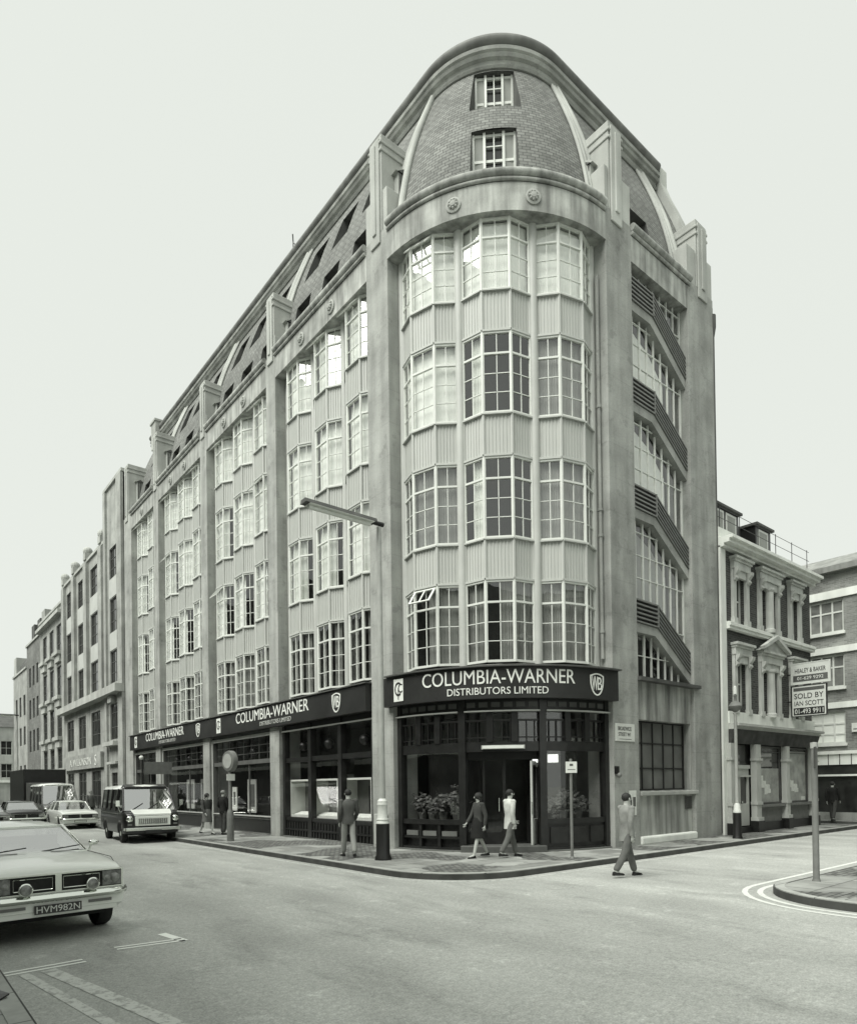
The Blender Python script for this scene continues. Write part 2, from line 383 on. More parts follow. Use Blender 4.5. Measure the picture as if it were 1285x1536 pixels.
def paint_mat(name, v, wear):
    m = mat(name, v, .7, .3); n = m.node_tree.nodes; l = m.node_tree.links.new; b = n['Principled BSDF']
    tc = n.new('ShaderNodeTexCoord'); t = n.new('ShaderNodeTexNoise'); t.inputs['Scale'].default_value = 9; t.inputs['Detail'].default_value = 8; t.inputs['Roughness'].default_value = .75
    l(tc.outputs['Object'], t.inputs['Vector']); mr = n.new('ShaderNodeMapRange'); mr.inputs[1].default_value = wear; mr.inputs[2].default_value = wear+.1
    l(t.outputs['Fac'], mr.inputs[0]); mx = n.new('ShaderNodeMix'); mx.data_type = 'RGBA'; mx.inputs['A'].default_value = tint(.36); mx.inputs['B'].default_value = tint(v)
    l(mr.outputs[0], mx.inputs['Factor']); l(mx.outputs['Result'], b.inputs['Base Color'])
    return m
PWH = paint_mat('white_road_paint', .92, .26); PYE = paint_mat('worn_road_paint', .72, .33); PYF = paint_mat('faded_road_paint', .62, .41)

g = MB(); g.quad([(-400, -400, -.03), (400, -400, -.03), (400, 400, -.03), (-400, 400, -.03)]); struct(g.build('ground', ASPH))
g = MB(); g.quad([(-15, -40, 0), (30, -40, 0), (30, 95, 0), (-15, 95, 0)]); struct(g.build('road', ASPH))

def rounded(x0, y0, r_, sx, sy, n=10):   # quarter arc of a pavement corner; the block lies towards (sx, sy)
    cx, cy = x0+sx*r_, y0+sy*r_
    return [(cx-sx*r_*math.cos(a), cy-sy*r_*math.sin(a)) for a in [PI/2*k/n for k in range(n+1)]]
def pave(name, edge, far):               # edge: kerb line; far: closing points
    d = .15; inner = []
    for i, p in enumerate(edge):
        a = edge[max(0, i-1)]; b = edge[min(len(edge)-1, i+1)]; t = Vector((b[0]-a[0], b[1]-a[1])).normalized(); nn = Vector((-t.y, t.x))
        inner.append((p[0]+nn.x*d*pave.s, p[1]+nn.y*d*pave.s))
    mb = MB(); mb.prism(inner+far, -.02, .12); struct(mb.build(name, FLAG))
    k = MB()
    for i in range(len(edge)-1): k.prism([edge[i], edge[i+1], inner[i+1], inner[i]], -.02, .126, cap=True)
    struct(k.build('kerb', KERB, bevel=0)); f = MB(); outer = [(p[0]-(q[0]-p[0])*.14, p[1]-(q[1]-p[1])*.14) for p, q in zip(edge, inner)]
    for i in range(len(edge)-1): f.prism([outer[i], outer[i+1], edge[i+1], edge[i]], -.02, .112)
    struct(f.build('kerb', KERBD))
pave.s = 1
e = [(-7.05, 90)] + [(-7.05, y) for y in (60, 30, 10, 0)] + rounded(-7.05, -5.6, 1.9, 1, 1) + [(0, -5.6), (13, -5.6)]
e = e + [(14.2, -5.6)]
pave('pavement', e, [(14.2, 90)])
e2 = [(30, -9.75), (5, -9.75)] + list(reversed(rounded(-4.6, -9.75, 1.5, 1, -1))) + [(-4.6, -14), (-4.6, -40)]
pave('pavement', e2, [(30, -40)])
e3 = [(-14.25, -40), (-14.25, -12), (-14.25, 0), (-14.25, 30), (-14.25, 90)]
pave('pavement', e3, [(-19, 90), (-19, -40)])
e4 = [(16.2, 4), (16.2, -5), (16.2, -9.6)]
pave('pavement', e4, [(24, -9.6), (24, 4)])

# yellow (here pale) double lines round the island corner, and along the corner pavement
def strip(path, off, wd, z, m, name, s_=1):
    k = MB(); P = []
    for i, p in enumerate(path):
        a = path[max(0, i-1)]; b = path[min(len(path)-1, i+1)]; t = Vector((b[0]-a[0], b[1]-a[1])).normalized(); nn = Vector((t.y, -t.x))*s_
        P.append(((p[0]+nn.x*off, p[1]+nn.y*off), (p[0]+nn.x*(off+wd), p[1]+nn.y*(off+wd))))
    for (a, b), (c, d) in zip(P, P[1:]): k.quad([(*a, z), (*b, z), (*d, z), (*c, z)])
    return struct(k.build(name, m))
strip(e2, .17, .09, .004, PYE, 'road_marking'); strip(e2, .40, .09, .004, PYE, 'road_marking')
strip(e, .22, .06, .004, PYF, 'road_marking')
mk = MB()
def mrect(x0, x1, y0, y1, mbx=None, z=.004): (mbx or mk).quad([(x0, y0, z), (x1, y0, z), (x1, y1, z), (x0, y1, z)])
def sl(x0, y0, x1, y1, wd, mbx):
    t = Vector((x1-x0, y1-y0)).normalized(); nn = Vector((t.y, -t.x))*wd/2
    mbx.quad([(x0+nn.x, y0+nn.y, .004), (x1+nn.x, y1+nn.y, .004), (x1-nn.x, y1-nn.y, .004), (x0-nn.x, y0-nn.y, .004)])
sl(-13.02, -6.52, -12.26, -6.60, .05, mk); sl(-13.02, -6.40, -12.27, -6.48, .05, mk); sl(-12.28, -6.62, -12.36, -6.02, .11, mk)
sl(-14.17, -6.81, -13.43, -6.75, .05, mk); sl(-14.17, -6.93, -13.42, -6.87, .05, mk)
struct(mk.build('road_marking', PWH))
mk = MB(); sl(-14.02, -6.97, -13.66, -9.6, .10, mk); sl(-13.80, -6.97, -13.32, -9.6, .15, mk); struct(mk.build('road_marking', PYF))

# ================================================================ the corner office building
B = thing('office_building', 'six storey concrete corner building with rounded corner, bay windows and tiled mansard roof', 'building')
Z_SOF, Z_BAND, Z_SIGN0, Z_SIGN1 = 16.49, 17.22, 4.02, 4.81
LEN = 25.9
OPEN_L = [(1.03, 6.81, 3), (7.53, 13.31, 3), (14.03, 19.81, 3), (20.53, 24.5, 2)]
PIER_L = [(0, 1.03), (6.81, 7.53), (13.31, 14.03), (19.81, 20.53), (24.5, LEN)]
OPEN_R = (1.19, 4.2); WID = 5.76
def corner(r_, y1, x1, step=5):
    n = int(90/step); return [(-r_, y1)]+[PC(-45+90*k/n, r_) for k in range(n+1)]+[(x1, -r_)]
# core volumes behind the windows
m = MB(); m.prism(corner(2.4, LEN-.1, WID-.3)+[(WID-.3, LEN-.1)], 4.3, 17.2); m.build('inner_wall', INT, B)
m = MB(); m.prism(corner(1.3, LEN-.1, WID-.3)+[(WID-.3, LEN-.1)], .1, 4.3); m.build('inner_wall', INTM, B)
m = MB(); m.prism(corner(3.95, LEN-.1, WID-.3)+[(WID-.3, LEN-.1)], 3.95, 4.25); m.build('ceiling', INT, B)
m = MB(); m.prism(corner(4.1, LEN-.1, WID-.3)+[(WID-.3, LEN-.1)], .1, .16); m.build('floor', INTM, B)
m = MB(); m.box(WID-.35, WID, -4.2+.001, LEN, .1, 17.2); m.box(-4.0, WID, LEN-.3, LEN-.002, .1, 17.2); m.poly3([(-3.8, LEN-.3, 17.2), (-3.3, LEN-.3, 19.2), (-2.4, LEN-.3, 22.0), (4.5, LEN-.3, 22.0), (4.5, LEN-.3, 17.2)], (0, .29, 0)); m.build('end_wall', BRM, B)
# piers of the long street
def pier(T, a, b, n0=3.35, n1=4.2, z0=.1, z1=Z_BAND+.22):
    mb = MB(); mb.box(a, b, n0, n1, z0, z1, T); o = mb.build('pier', CONC, B, bevel=.015); return o
for a, b in PIER_L: pier(TL, a, b)
pier(TR, 0, OPEN_R[0]); pier(TR, OPEN_R[1], WID-.002)
# band under the roof
m = MB(); arc(m, 3.2, 4.2, -45, 45, Z_SOF, Z_BAND); m.box(OPEN_R[0], OPEN_R[1], 3.2, 4.19, Z_SOF, Z_BAND, TR)
for a, b, _ in OPEN_L: m.box(a, b, 3.2, 4.19, Z_SOF, Z_BAND, TL)
m.build('parapet_band', PORT, B)
# moulding: two rolls above each opening
def moulding(path, name='roll_moulding'):
    mb = MB()
    for rr, zz, rad in ((4.22, Z_BAND+.06, .05), (4.23, Z_BAND+.22, .105)):
        pts = path(rr); rs = []
        for i, p in enumerate(pts):
            a = Vector(pts[max(0, i-1)]); b = Vector(pts[min(len(pts)-1, i+1)]); t = (b-a).normalized(); nn = Vector((t.y, -t.x))
            rs.append([(p[0]+nn.x*rad*math.cos(q), p[1]+nn.y*rad*math.cos(q), zz+rad*math.sin(q)) for q in [2*PI*k/12 for k in range(12)]])
        mb.rings(rs)
    return mb.build(name, PORT, B, smooth=True)
moulding(lambda r_: [PC(t, r_) for t in [-44.3]+list(range(-42, 43, 3))+[44.3]])
for a, b, _ in OPEN_L: moulding(lambda r_, a=a, b=b: [(-r_, b-.01), (-r_, a+.01)])
moulding(lambda r_: [(OPEN_R[0]+.01, -r_), (OPEN_R[1]+.12, -r_)])
m = MB(); arc(m, 3.3, 4.15, -45, 45, Z_BAND, Z_BAND+.2)
for a, b, _ in OPEN_L: m.box(a, b, 3.3, 4.15, Z_BAND, Z_BAND+.2, TL)
m.box(OPEN_R[0], OPEN_R[1], 3.3, 4.15, Z_BAND, Z_BAND+.2, TR); m.build('gutter', LEAD, B)
# thin drip lines on the band at each pier
# roundels
ro = MB(); ro.lathe([(.001, -.03), (.19, -.03), (.2, .03), (.15, .05), (.13, .03), (.11, .05), (.07, .1), (.001, .11)], 20, axis='y')
for k in range(8):
    q = 2*PI*k/8; ro.ball((.1*math.cos(q), .06, .1*math.sin(q)), .035, 8, 5)
ro0 = ro.build('roundel', CONCL, B, smooth=True); first = True
spots = [(PC(t, 4.2), R(45+t)+PI/2) for t in (-14.5, 13.5)]
def face_rot(nx, ny): return math.atan2(-nx, ny)
RS = [(PC(t, 4.2), face_rot(-math.cos(R(45+t)), -math.sin(R(45+t)))) for t in (-14.5, 13.5)]
for a, b, n in OPEN_L:
    c = (a+b)/2
    for y in ([c-.95, c+.95] if n == 3 else [c]): RS.append(((-4.2, y), face_rot(-1, 0)))
RS += [((1.75, -4.2), face_rot(0, -1)), ((3.6, -4.2), face_rot(0, -1))][:0]
for i, ((x, y), rz) in enumerate(RS):
    o = ro0 if i == 0 else dup(ro0, B)
    o.location = (x, y, 16.84); o.rotation_euler = (0, 0, rz)

# ---- bay window unit: local x lateral, y outward, z up
HW, FW, DP, WH = .875, .365, .32, 2.12
PL = [(-HW, 0), (-FW, DP), (FW, DP), (HW, 0)]
def bay_frame():
    f = MB()
    for i in range(3):
        a, b = PL[i], PL[i+1]
        f.obox(a, b, .07, 0, .06); f.obox(a, b, .068, WH-.05, WH); f.obox(a, b, .062, 1.53, 1.58)
        lx = lambda t: (a[0]+(b[0]-a[0])*t, a[1]+(b[1]-a[1])*t)
        f.obox(lx(.5-.011/math.dist(a,b)), lx(.5+.011/math.dist(a,b)), .03, .06, WH-.05)
        ln = math.dist(a, b); e_ = .022/ln
        f.obox(lx(.03), lx(.03+e_), .05, .06, WH-.05); f.obox(lx(.97-e_), lx(.97), .05, .06, WH-.05)
        for z in (.55, 1.04): f.obox(lx(.03), lx(.97), .03, z-.010, z+.010)
    for p in PL: f.lathe([(.045, 0), (.045, WH)], 8, (p[0], p[1], 0))
    return f
def bay_glass():
    g_ = MB()
    for a, b in zip(PL, PL[1:]): g_.quad([(a[0], a[1]-.006, .03), (b[0], b[1]-.006, .03), (b[0], b[1]-.006, WH-.03), (a[0], a[1]-.006, WH-.03)])
    return g_
def bay_curtain(segs, amp=.02, z0=.04, z1=WH-.03, inset=.13):
    g_ = MB(); Q = [(-HW+.06, -inset+.03), (-FW+.03, DP-inset), (FW-.03, DP-inset), (HW-.06, -inset+.03)]
    rnd = random.Random(sum(int(s_[1]*10) for s_ in segs)+len(segs))
    for fi, t0, t1 in segs:
        a, b = Q[fi], Q[fi+1]; n = max(4, int((t1-t0)*34)); P = []
        ph = 0
        for k in range(n+1):
            t = t0+(t1-t0)*k/n; ph += rnd.uniform(1.4, 2.6); o_ = amp*math.sin(ph)
            P.append((a[0]+(b[0]-a[0])*t, a[1]+(b[1]-a[1])*t+o_))
        for p, q in zip(P, P[1:]): g_.quad([(*p, z0), (*q, z0), (*q, z1), (*p, z1)])
    return g_
protoC = {}
def curtain_mesh(kind):
    if kind in protoC: return protoC[kind]
    if kind == 'dark': protoC[kind] = None; return None
    seg = {'net': [(0, 0, 1), (1, 0, 1), (2, 0, 1)], 'gap': [(0, 0, .8), (1, .48, 1), (2, 0, 1)], 'part': [(0, 0, .45), (0, .72, 1), (1, .05, .4), (1, .6, .95), (2, .1, .6), (2, .75, 1)],
           'blind': [(0, 0, 1), (1, 0, 1), (2, 0, 1)], 'half': [(0, .35, 1)], 'fb': [(0, 0, 1), (1, 0, 1)], 'fs': [(0, 0, 1), (1, 0, 1), (2, .0, .3), (2, .72, 1)], 'sides': [(0, 0, .6), (1, 0, .2), (1, .8, 1), (2, .5, 1)], 'low': [(0, 0, 1), (1, 0, 1), (2, 0, 1)]}[kind]
    seg = [(2-fi, 1-t1, 1-t0) for fi, t0, t1 in seg]     # left and right as seen from the street
    amp = .004 if kind in ('blind', 'low', 'fb') else .022
    mb = bay_curtain(seg, amp, z0=.9 if kind == 'low' else .04)
    o = mb.build('blind' if kind in ('blind', 'low', 'fb', 'fs') else 'curtain', BLIND if kind in ('blind', 'half', 'low', 'fb', 'fs') else CURT); protoC[kind] = o.data
    bpy.data.objects.remove(o); return protoC[kind]
def spandrel():
    f = MB(); h = 3.16-WH
    for a, b in zip(PL, PL[1:]):
        ln = math.dist(a, b); n = max(5, int(ln/.085)); d = Vector((b[0]-a[0], b[1]-a[1]))/ln; nn = Vector((-d.y, d.x))
        P = []
        for k in range(n):
            for t, o_ in ((0, 0), (.5, 0), (.55, .016), (.95, .016)):
                q = (k+t)/n*ln; P.append((a[0]+d.x*q+nn.x*o_, a[1]+d.y*q+nn.y*o_))
        P.append(b)
        for p, q in zip(P, P[1:]): f.quad([(*p, .05), (*q, .05), (*q, h-.03), (*p, h-.03)])
        f.obox(a, b, .10, 0, .05, off=-.01); f.obox(a, b, .13, h-.035, h, off=-.015)
    for p in PL: f.lathe([(.05, .05), (.05, h-.035)], 8, (p[0], p[1], 0))
    return f
BW = bay_frame().build('bay_window', WHT); bpy.data.objects.remove
GL_ME = bay_glass().build('window_glass', GLASS); SP = spandrel().build('spandrel_panel', PANEL)
bw_me, gl_me, sp_me = BW.data, GL_ME.data, SP.data
for o in (BW, GL_ME, SP): bpy.data.objects.remove(o)
sash = MB(); sash.box(-.2, .2, 0, .03, -.5, -.46); sash.box(-.2, .2, 0, .03, -.04, 0); sash.box(-.2, -.165, .001, .029, -.46, -.04); sash.box(.165, .2, .001, .029, -.46, -.04); sash.box(-.012, .012, .003, .027, -.46, -.04)
sh_o = sash.build('open_casement', WHT); sh_me = sh_o.data; bpy.data.objects.remove(sh_o)
LEV = [5.0, 8.19, 11.42, 14.62]
def put(me, name, parent, loc, rz=0, sc=(1, 1, 1)):
    o = bpy.data.objects.new(name, me); COL.objects.link(o); o.parent = parent; o.location = loc; o.rotation_euler = (0, 0, rz); o.scale = sc; return o
def bay_stack(x, y, rz, kinds, opened=()):
    for k, z in enumerate(LEV):
        h = (Z_SOF-14.62)/WH if k == 3 else 1
        f = put(bw_me, 'bay_window', B, (x, y, z), rz, (1, 1, h))
        put(gl_me, 'window_glass', f, (0, 0, 0))
        cm = curtain_mesh(kinds[k])
        if cm: put(cm, 'blind' if 'blind' in cm.name else 'curtain', f, (0, 0, 0))
        if k < 3: put(sp_me, 'spandrel_panel', B, (x, y, z+WH), rz, (1, 1, (LEV[k+1]-z-WH)/(3.16-WH)))
        if k in opened:
            s_ = put(sh_me, 'open_casement', f, (0, DP+.035, 2.06)); s_.rotation_euler = (R(38), 0, 0); s_.scale = (1.7, 1, 1)
def col_(x, y, r_=.12): 
    mb = MB(); mb.lathe([(r_, 4.83), (r_, Z_SOF)], 14, (x, y, 0)); return mb.build('column', CREAM, B, smooth=True)
# rounded corner: three bays
for th, kinds, op in ((-29.5, ['gap', 'net', 'blind', 'blind'], (0, 3)), (0, ['gap', 'half', 'half', 'blind'], ()), (29.5, ['net', 'net', 'net', 'blind'], ())):
    x, y = PC(th, 3.65); o_ = Vector((x, y)).normalized(); bay_stack(x, y, face_rot(o_.x, o_.y), kinds, op)
for th in (-15, 15, -44, 44): col_(*PC(th, 3.74), .12 if abs(th) < 20 else .1)
m = MB(); arc(m, 3.45, 3.75, -45, 45, 4.7, 4.995); m.build('sill', WHT, B)
# long street bays
kl = [[['part', 'blind', 'blind', 'blind'], ['part', 'fs', 'blind', 'blind'], ['part', 'fs', 'blind', 'blind']],
      [['net', 'fb', 'blind', 'blind'], ['net', 'fb', 'blind', 'blind'], ['part', 'fb', 'fs', 'blind']],
      [['sides', 'fb', 'fs', 'blind'], ['part', 'fb', 'blind', 'blind'], ['part', 'fb', 'fs', 'blind']],
      [['sides', 'fb', 'blind', 'blind'], ['part', 'fb', 'fs', 'blind']]]
opn = {(0, 0): (3,), (0, 1): (3,), (1, 0): (2, 3), (1, 2): (1, 3), (2, 2): (2, 3), (2, 0): (3,), (3, 1): (3,)}
for oi, (a, b, n) in enumerate(OPEN_L):
    c = (a+b)/2; ys = [c-1.9, c, c+1.9] if n == 3 else [c-.95, c+.95]
    for bi, y in enumerate(ys): bay_stack(-3.7, y, face_rot(-1, 0), kl[oi][bi], opn.get((oi, bi), ()))
    cs = [c-.95, c+.95, a+.06, b-.06] if n == 3 else [c, a+.06, b-.06]
    for j, y in enumerate(cs): col_(-3.72, y, .12 if j < len(cs)-2 else .09)
    m = MB(); m.box(a, b, 3.45, 3.78, 4.7, 4.995, TL); m.build('sill', WHT, B)

# ---- louvred stair window on the side street
u0, u1_ = OPEN_R
m = MB(); m.box(u0-.05, u1_+.0, 3.3, 3.34, 4.7, 16.5, TR)
gb = MB(); gb.quad([TR(u0, 3.90, 4.85), TR(u1_, 3.90, 4.85), TR(u1_, 3.90, Z_SOF), TR(u0, 3.90, Z_SOF)])
fr = MB(); nb = 8
for k in range(nb+1):
    u = u0+.04+(u1_-u0-.08)*k/nb; t_ = .028 if k in (0, 2, 8) else .012; fr.box(u-t_, u+t_, 3.875, 3.935, 4.85, Z_SOF, TR)
zz = [4.88, 5.5, 6.4, 7.75, 8.4, 9.05, 10.9, 11.55, 12.2, 13.9, 14.5, 15.1, 15.7, 16.3]
for z in zz: fr.box(u0, u1_, 3.88, 3.925, z-.012, z+.012, TR)
fo = fr.build('stair_window', WHT, B); gb.build('window_glass', GLASS, fo)
m = MB(); m.quad([TR(u0, 3.5, 4.85), TR(u1_, 3.5, 4.85), TR(u1_, 3.5, Z_SOF), TR(u0, 3.5, Z_SOF)]) if 0 else None
ztl, ztr = [16.2, 13.32, 10.3, 7.06], [15.0, 12.15, 9.1, 5.85]
for i in range(3):                   # pale sheets behind the glass stand in for sky reflections, the last greyer
    m = MB(); P = [(u0, ztl[i+1]-.3), (u0, ztl[i]-1.15), (u0+.7, ztl[i]-1.2), (u0+1.45, ztl[i]-1.5), (u1_-.75, ztr[i]-1.0), (u1_-.72, ztr[i+1]+.3), (u0+1.3, ztl[i+1]-.5)]
    m.poly3([TR(p[0], 3.74, p[1]) for p in P], (0, .03, 0)); m.build('blind', BLIND if i < 2 else CURT, fo)
def louvre(z, zr):
    # z: top at left; band runs level to the knee then falls to zr at the right jamb
    k = u0+1.22
    lo = MB(); H = .62
    for i in range(6):
        o0 = H*i/5.0
        a, b_, c_ = (u0, z-o0), (k, z-.03-o0), (u1_-.02, zr-o0)
        P = [a, b_, c_, (c_[0], c_[1]-.045), (b_[0], b_[1]-.045), (a[0], a[1]-.045)]
        lo.poly3([TR(p[0], 4.12, p[1]) for p in P], (0, .13, 0))
    P = [(u0, z), (k, z-.03), (u1_-.02, zr), (u1_-.02, zr-H), (k, z-.03-H), (u0, z-H)]
    o = lo.build('louvre_band', GIRON, B)
    d_ = MB(); d_.poly3([TR(p[0], 3.98, p[1]) for p in P], (0, .03, 0)); d_.build('louvre_backing', DTIM, o)
    for uu in (u0+.02, k):
        d_ = MB(); zz_ = z if uu < k else z-.03; d_.box(uu-.02, uu+.02, 4.0, 4.135, zz_-H-.05, zz_, TR); d_.build('louvre_post', GIRON, o)
    s_ = MB(); P = [(u0, z-H-.06), (k, z-.03-H-.06), (u1_-.02, zr-H-.06), (u1_-.02, zr-H-.34), (k-.12, z-H-.33), (u0, z-H-.33)]
    s_.poly3([TR(p[0], 4.08, p[1]) for p in P], (0, .3, 0)); s_.build('sloping_lintel', CONC, B)
louvre(16.2, 15.0); louvre(13.32, 12.15); louvre(10.3, 9.1); louvre(7.06, 5.85)
m = MB(); m.box(u0, u1_+.25, 3.5, 4.3, 4.72, 4.82, TR); m.build('sill', LEAD, B)
# ground floor wall of the side street with the barred window
m = MB(); holed(m, TR, u0, u1_, .1, 4.72, [(1.32, 4.14, 1.62, 3.64)], .3, n=4.08); m.build('wall', DRIP, B)
o = grid_window(TR, 1.32, 4.14, 1.62, 3.64, 3.82, 5, [.32, .68], B, fm=DTIM, gm=mat('dusty_pane', .13, .35, .5, noise=(1.2, .35)), fw_=.05, bar=.04)
m = MB(); m.box(1.25, 4.35, 3.8, 4.22, 1.48, 1.6, TR); m.build('sill', CONCL, B, bevel=.02)
m = MB(); m.box(1.2, 4.19, 4.05, 4.26, .1, .34, TR); m.build('plinth', STUC, B, bevel=.05)
m = MB(); m.box(3.75, 4.12, 4.06, 4.11, 1.04, 1.42, TR)
for k in range(5): m.box(3.78, 4.09, 4.10, 4.13, 1.08+k*.065, 1.11+k*.065, TR)
m.build('vent_grille', LEAD, B)
# rainwater pipes
m = MB(); m.path([(-.08, -3.95, 5.2), (-.08, -3.95, 15.6)], .05, 10)
for z in (8.5, 9.2, 12.0, 5.9): m.lathe([(.07, z), (.07, z+.08)], 10, (-.08, -3.95, 0))
m.build('drainpipe', CONC, B, smooth=True)
m = MB(); m.path([(WID+.06, -4.15, .2), (WID+.06, -4.15, 16.6)], .055, 10); m.lathe([(.06, 16.3), (.11, 16.6), (.11, 17.0)], 10, (WID+.06, -4.15, 0)); m.build('drainpipe', LEAD, B, smooth=True)

# ---- fins standing on the piers
def fin(T, a, b, ztop, side=-1, n1=4.2):
    # main blade, a lower shoulder towards the corner and stepped capping; runs back into the mansard
    f = MB(); f.box(a, b, 2.7, n1-.003, Z_BAND+.221, ztop, T)
    f.box(a+.06, b-.06, n1-.003, n1+.05, Z_BAND-.1, ztop-.12, T); f.box(a+(b-a)*.36, b-(b-a)*.36, n1+.0, n1+.09, Z_BAND+.2, ztop-.25, T)
    f.box(a-.03, b+.03, 2.75, n1+.04, ztop-.5, ztop-.42, T); f.box(a-.03, b+.03, 2.75, n1+.04, ztop-.28, ztop-.2, T)
    o = f.build('roof_fin', CONCL, B, bevel=.02)
    s_ = MB(); c0, c1 = (a-.2, a-.002) if side < 0 else (b+.002, b+.2)
    s_.box(c0, c1, 2.9, n1-.45, Z_BAND+.221, ztop-.95, T); e0, e1 = (c0-.02, c1)
    s_.poly3([T(c0-.03, n1-.35, ztop-1.0), T(c0-.03, 2.9, ztop-1.0), T(c0-.03, 2.9, ztop-.85), T(c0-.03, n1-.5, ztop-.85)], Vector(T(c1, 0, 0))-Vector(T(c0-.03, 0, 0)))
    s_.build('fin_shoulder', CONCL, o)
    g_ = MB()
    for k in range(3): g_.box(c0-.03, c0+.01, n1-.75+k*.11, n1-.70+k*.11, ztop-1.95, ztop-1.02, T)
    g_.poly3([T(c0-.05, n1-.82, ztop-1.0), T(c0-.05, n1-.42, ztop-1.0), T(c0-.05, n1-.62, ztop-.86)], Vector(T(c0+.01, 0, 0))-Vector(T(c0-.05, 0, 0)))
    g_.build('fin_slot', LEAD, o)
    return o
fin(TL, .22, .78, 20.2); fin(TL, 6.86, 7.40, 19.6); fin(TL, 13.4, 13.95, 19.6); fin(TL, 19.9, 20.45, 20.1); fin(TL, 25.0, 25.6, 20.4)
fin(TR, .18, .78, 19.85); fin(TR, 4.75, 5.4, 19.6)
for T, a, b in [(TL, 0, .2), (TL, .8, 1.03), (TR, 0, .16), (TR, .8, 1.19), (TR, 4.2, 4.72), (TR, 5.42, 5.74)]+[(TL, p[0], p[0]+.04) for p in PIER_L[1:]]:
    m = MB(); m.box(a, b, 3.0, 4.185, Z_BAND+.221, Z_BAND+(1.35 if b-a > .1 else .8), T); m.build('pier_shoulder', CONCL, B, bevel=.02)

# ---- mansard roof
ZM0, ZM1 = 17.3, 22.1
def rm(z): t = (z-ZM0)/(ZM1-ZM0); return 3.85-1.42*t+.22*math.sin(PI*t)
def mansard(PT, u0_, u1x, holes, nu, uvs=1.0, name='mansard_wall', rec=.42):
    mb = MB(); us = sorted({*[u0_+(u1x-u0_)*k/nu for k in range(nu+1)], *[h[0] for h in holes], *[h[1] for h in holes]})
    zs = sorted({*[ZM0+(ZM1-ZM0)*k/10 for k in range(11)], *[h[2] for h in holes], *[h[3] for h in holes]})
    for a, b in zip(us, us[1:]):
        for c, d in zip(zs, zs[1:]):
            if any(h[0] <= a+1e-6 and b <= h[1]+1e-6 and h[2] <= c+1e-6 and d <= h[3]+1e-6 for h in holes): continue
            mb.quad([PT(a, rm(c), c), PT(b, rm(c), c), PT(b, rm(d), d), PT(a, rm(d), d)], [(a*uvs, c), (b*uvs, c), (b*uvs, d), (a*uvs, d)])
    ob = mb.build(name, TILE, B)
    for h in holes:
        a, b, c, d = h; rw = rm(d)-rec; rv = MB(); zz_ = [c, (c+d)/2, d]
        for u in (a, b):
            for z_, z2 in zip(zz_, zz_[1:]): rv.quad([PT(u, rm(z_), z_), PT(u, rm(z2), z2), PT(u, rw, z2), PT(u, rw, z_)])
        for z_ in (c, d): rv.quad([PT(a, rm(z_), z_), PT(b, rm(z_), z_), PT(b, rw, z_), PT(a, rw, z_)])
        rv.build('dormer_reveal', LEAD, ob)
        TT = lambda u, n, z, PT=PT: PT(u, n, z)
        fr_ = MB(); w_ = b-a; k1 = .035*w_/1.15
        def bb(x0, x1, z0, z1, t=.03): fr_.poly3([PT(x0, rw+.01, z0), PT(x1, rw+.01, z0), PT(x1, rw+.01, z1), PT(x0, rw+.01, z1)], Vector(PT((x0+x1)/2, rw+.01+t, z0))-Vector(PT((x0+x1)/2, rw+.01, z0)))
        for t0, t1 in ((0, .05), (.95, 1), (.25, .31), (.69, .75)): bb(a+w_*t0, a+w_*t1, c, d, .06)
        for t0 in (.485,): bb(a+w_*t0, a+w_*(t0+.03), c, d)
        for z_ in (c+.04, d-.05, c+(d-c)*.55): bb(a, b, z_-.035, z_+.035, .05)
        for z_ in (c+(d-c)*.28, c+(d-c)*.78): bb(a+w_*.25, a+w_*.75, z_-.013, z_+.013)
        wf = fr_.build('dormer_window', WHT, B)
        g_ = MB(); g_.quad([PT(a, rw+.012, c), PT(b, rw+.012, c), PT(b, rw+.012, d), PT(a, rw+.012, d)]); g_.build('pane', DGL, wf)
        cu = MB()
        for t0, t1 in ((.05, .25), (.75, .95)): cu.quad([PT(a+w_*t0, rw+.02, c+.05), PT(a+w_*t1, rw+.02, c+.05), PT(a+w_*t1, rw+.02, d-.05), PT(a+w_*t0, rw+.02, d-.05)])
        if (a+d) % 3 < 2: cu.build('curtain', CURT, wf)
    return ob
PA = lambda u, r_, z: (*PC(u, r_), z)
ha = math.degrees(.575/3.3)
mansard(PA, -45, 45, [(.3-ha, .3+ha, 17.7, 19.35), (1.3-ha*1.28, 1.3+ha*1.28, 20.2, 21.9)], 24, uvs=R(1)*3.3, rec=.16)
hl = []
for a, b, n in OPEN_L:
    c = (a+b)/2
    for y in ([c-1.85, c, c+1.85] if n == 3 else [c-.9, c+.9]): hl += [(y-.5, y+.5, 17.7, 18.95), (y-.5, y+.5, 20.0, 21.3)]
mansard(lambda u, r_, z: (-r_, u, z), 0, LEN-.02, hl, 4)
mansard(lambda u, r_, z: (u, -r_, z), 0, WID, [(1.9, 3.0, 17.7, 18.95)], 2)
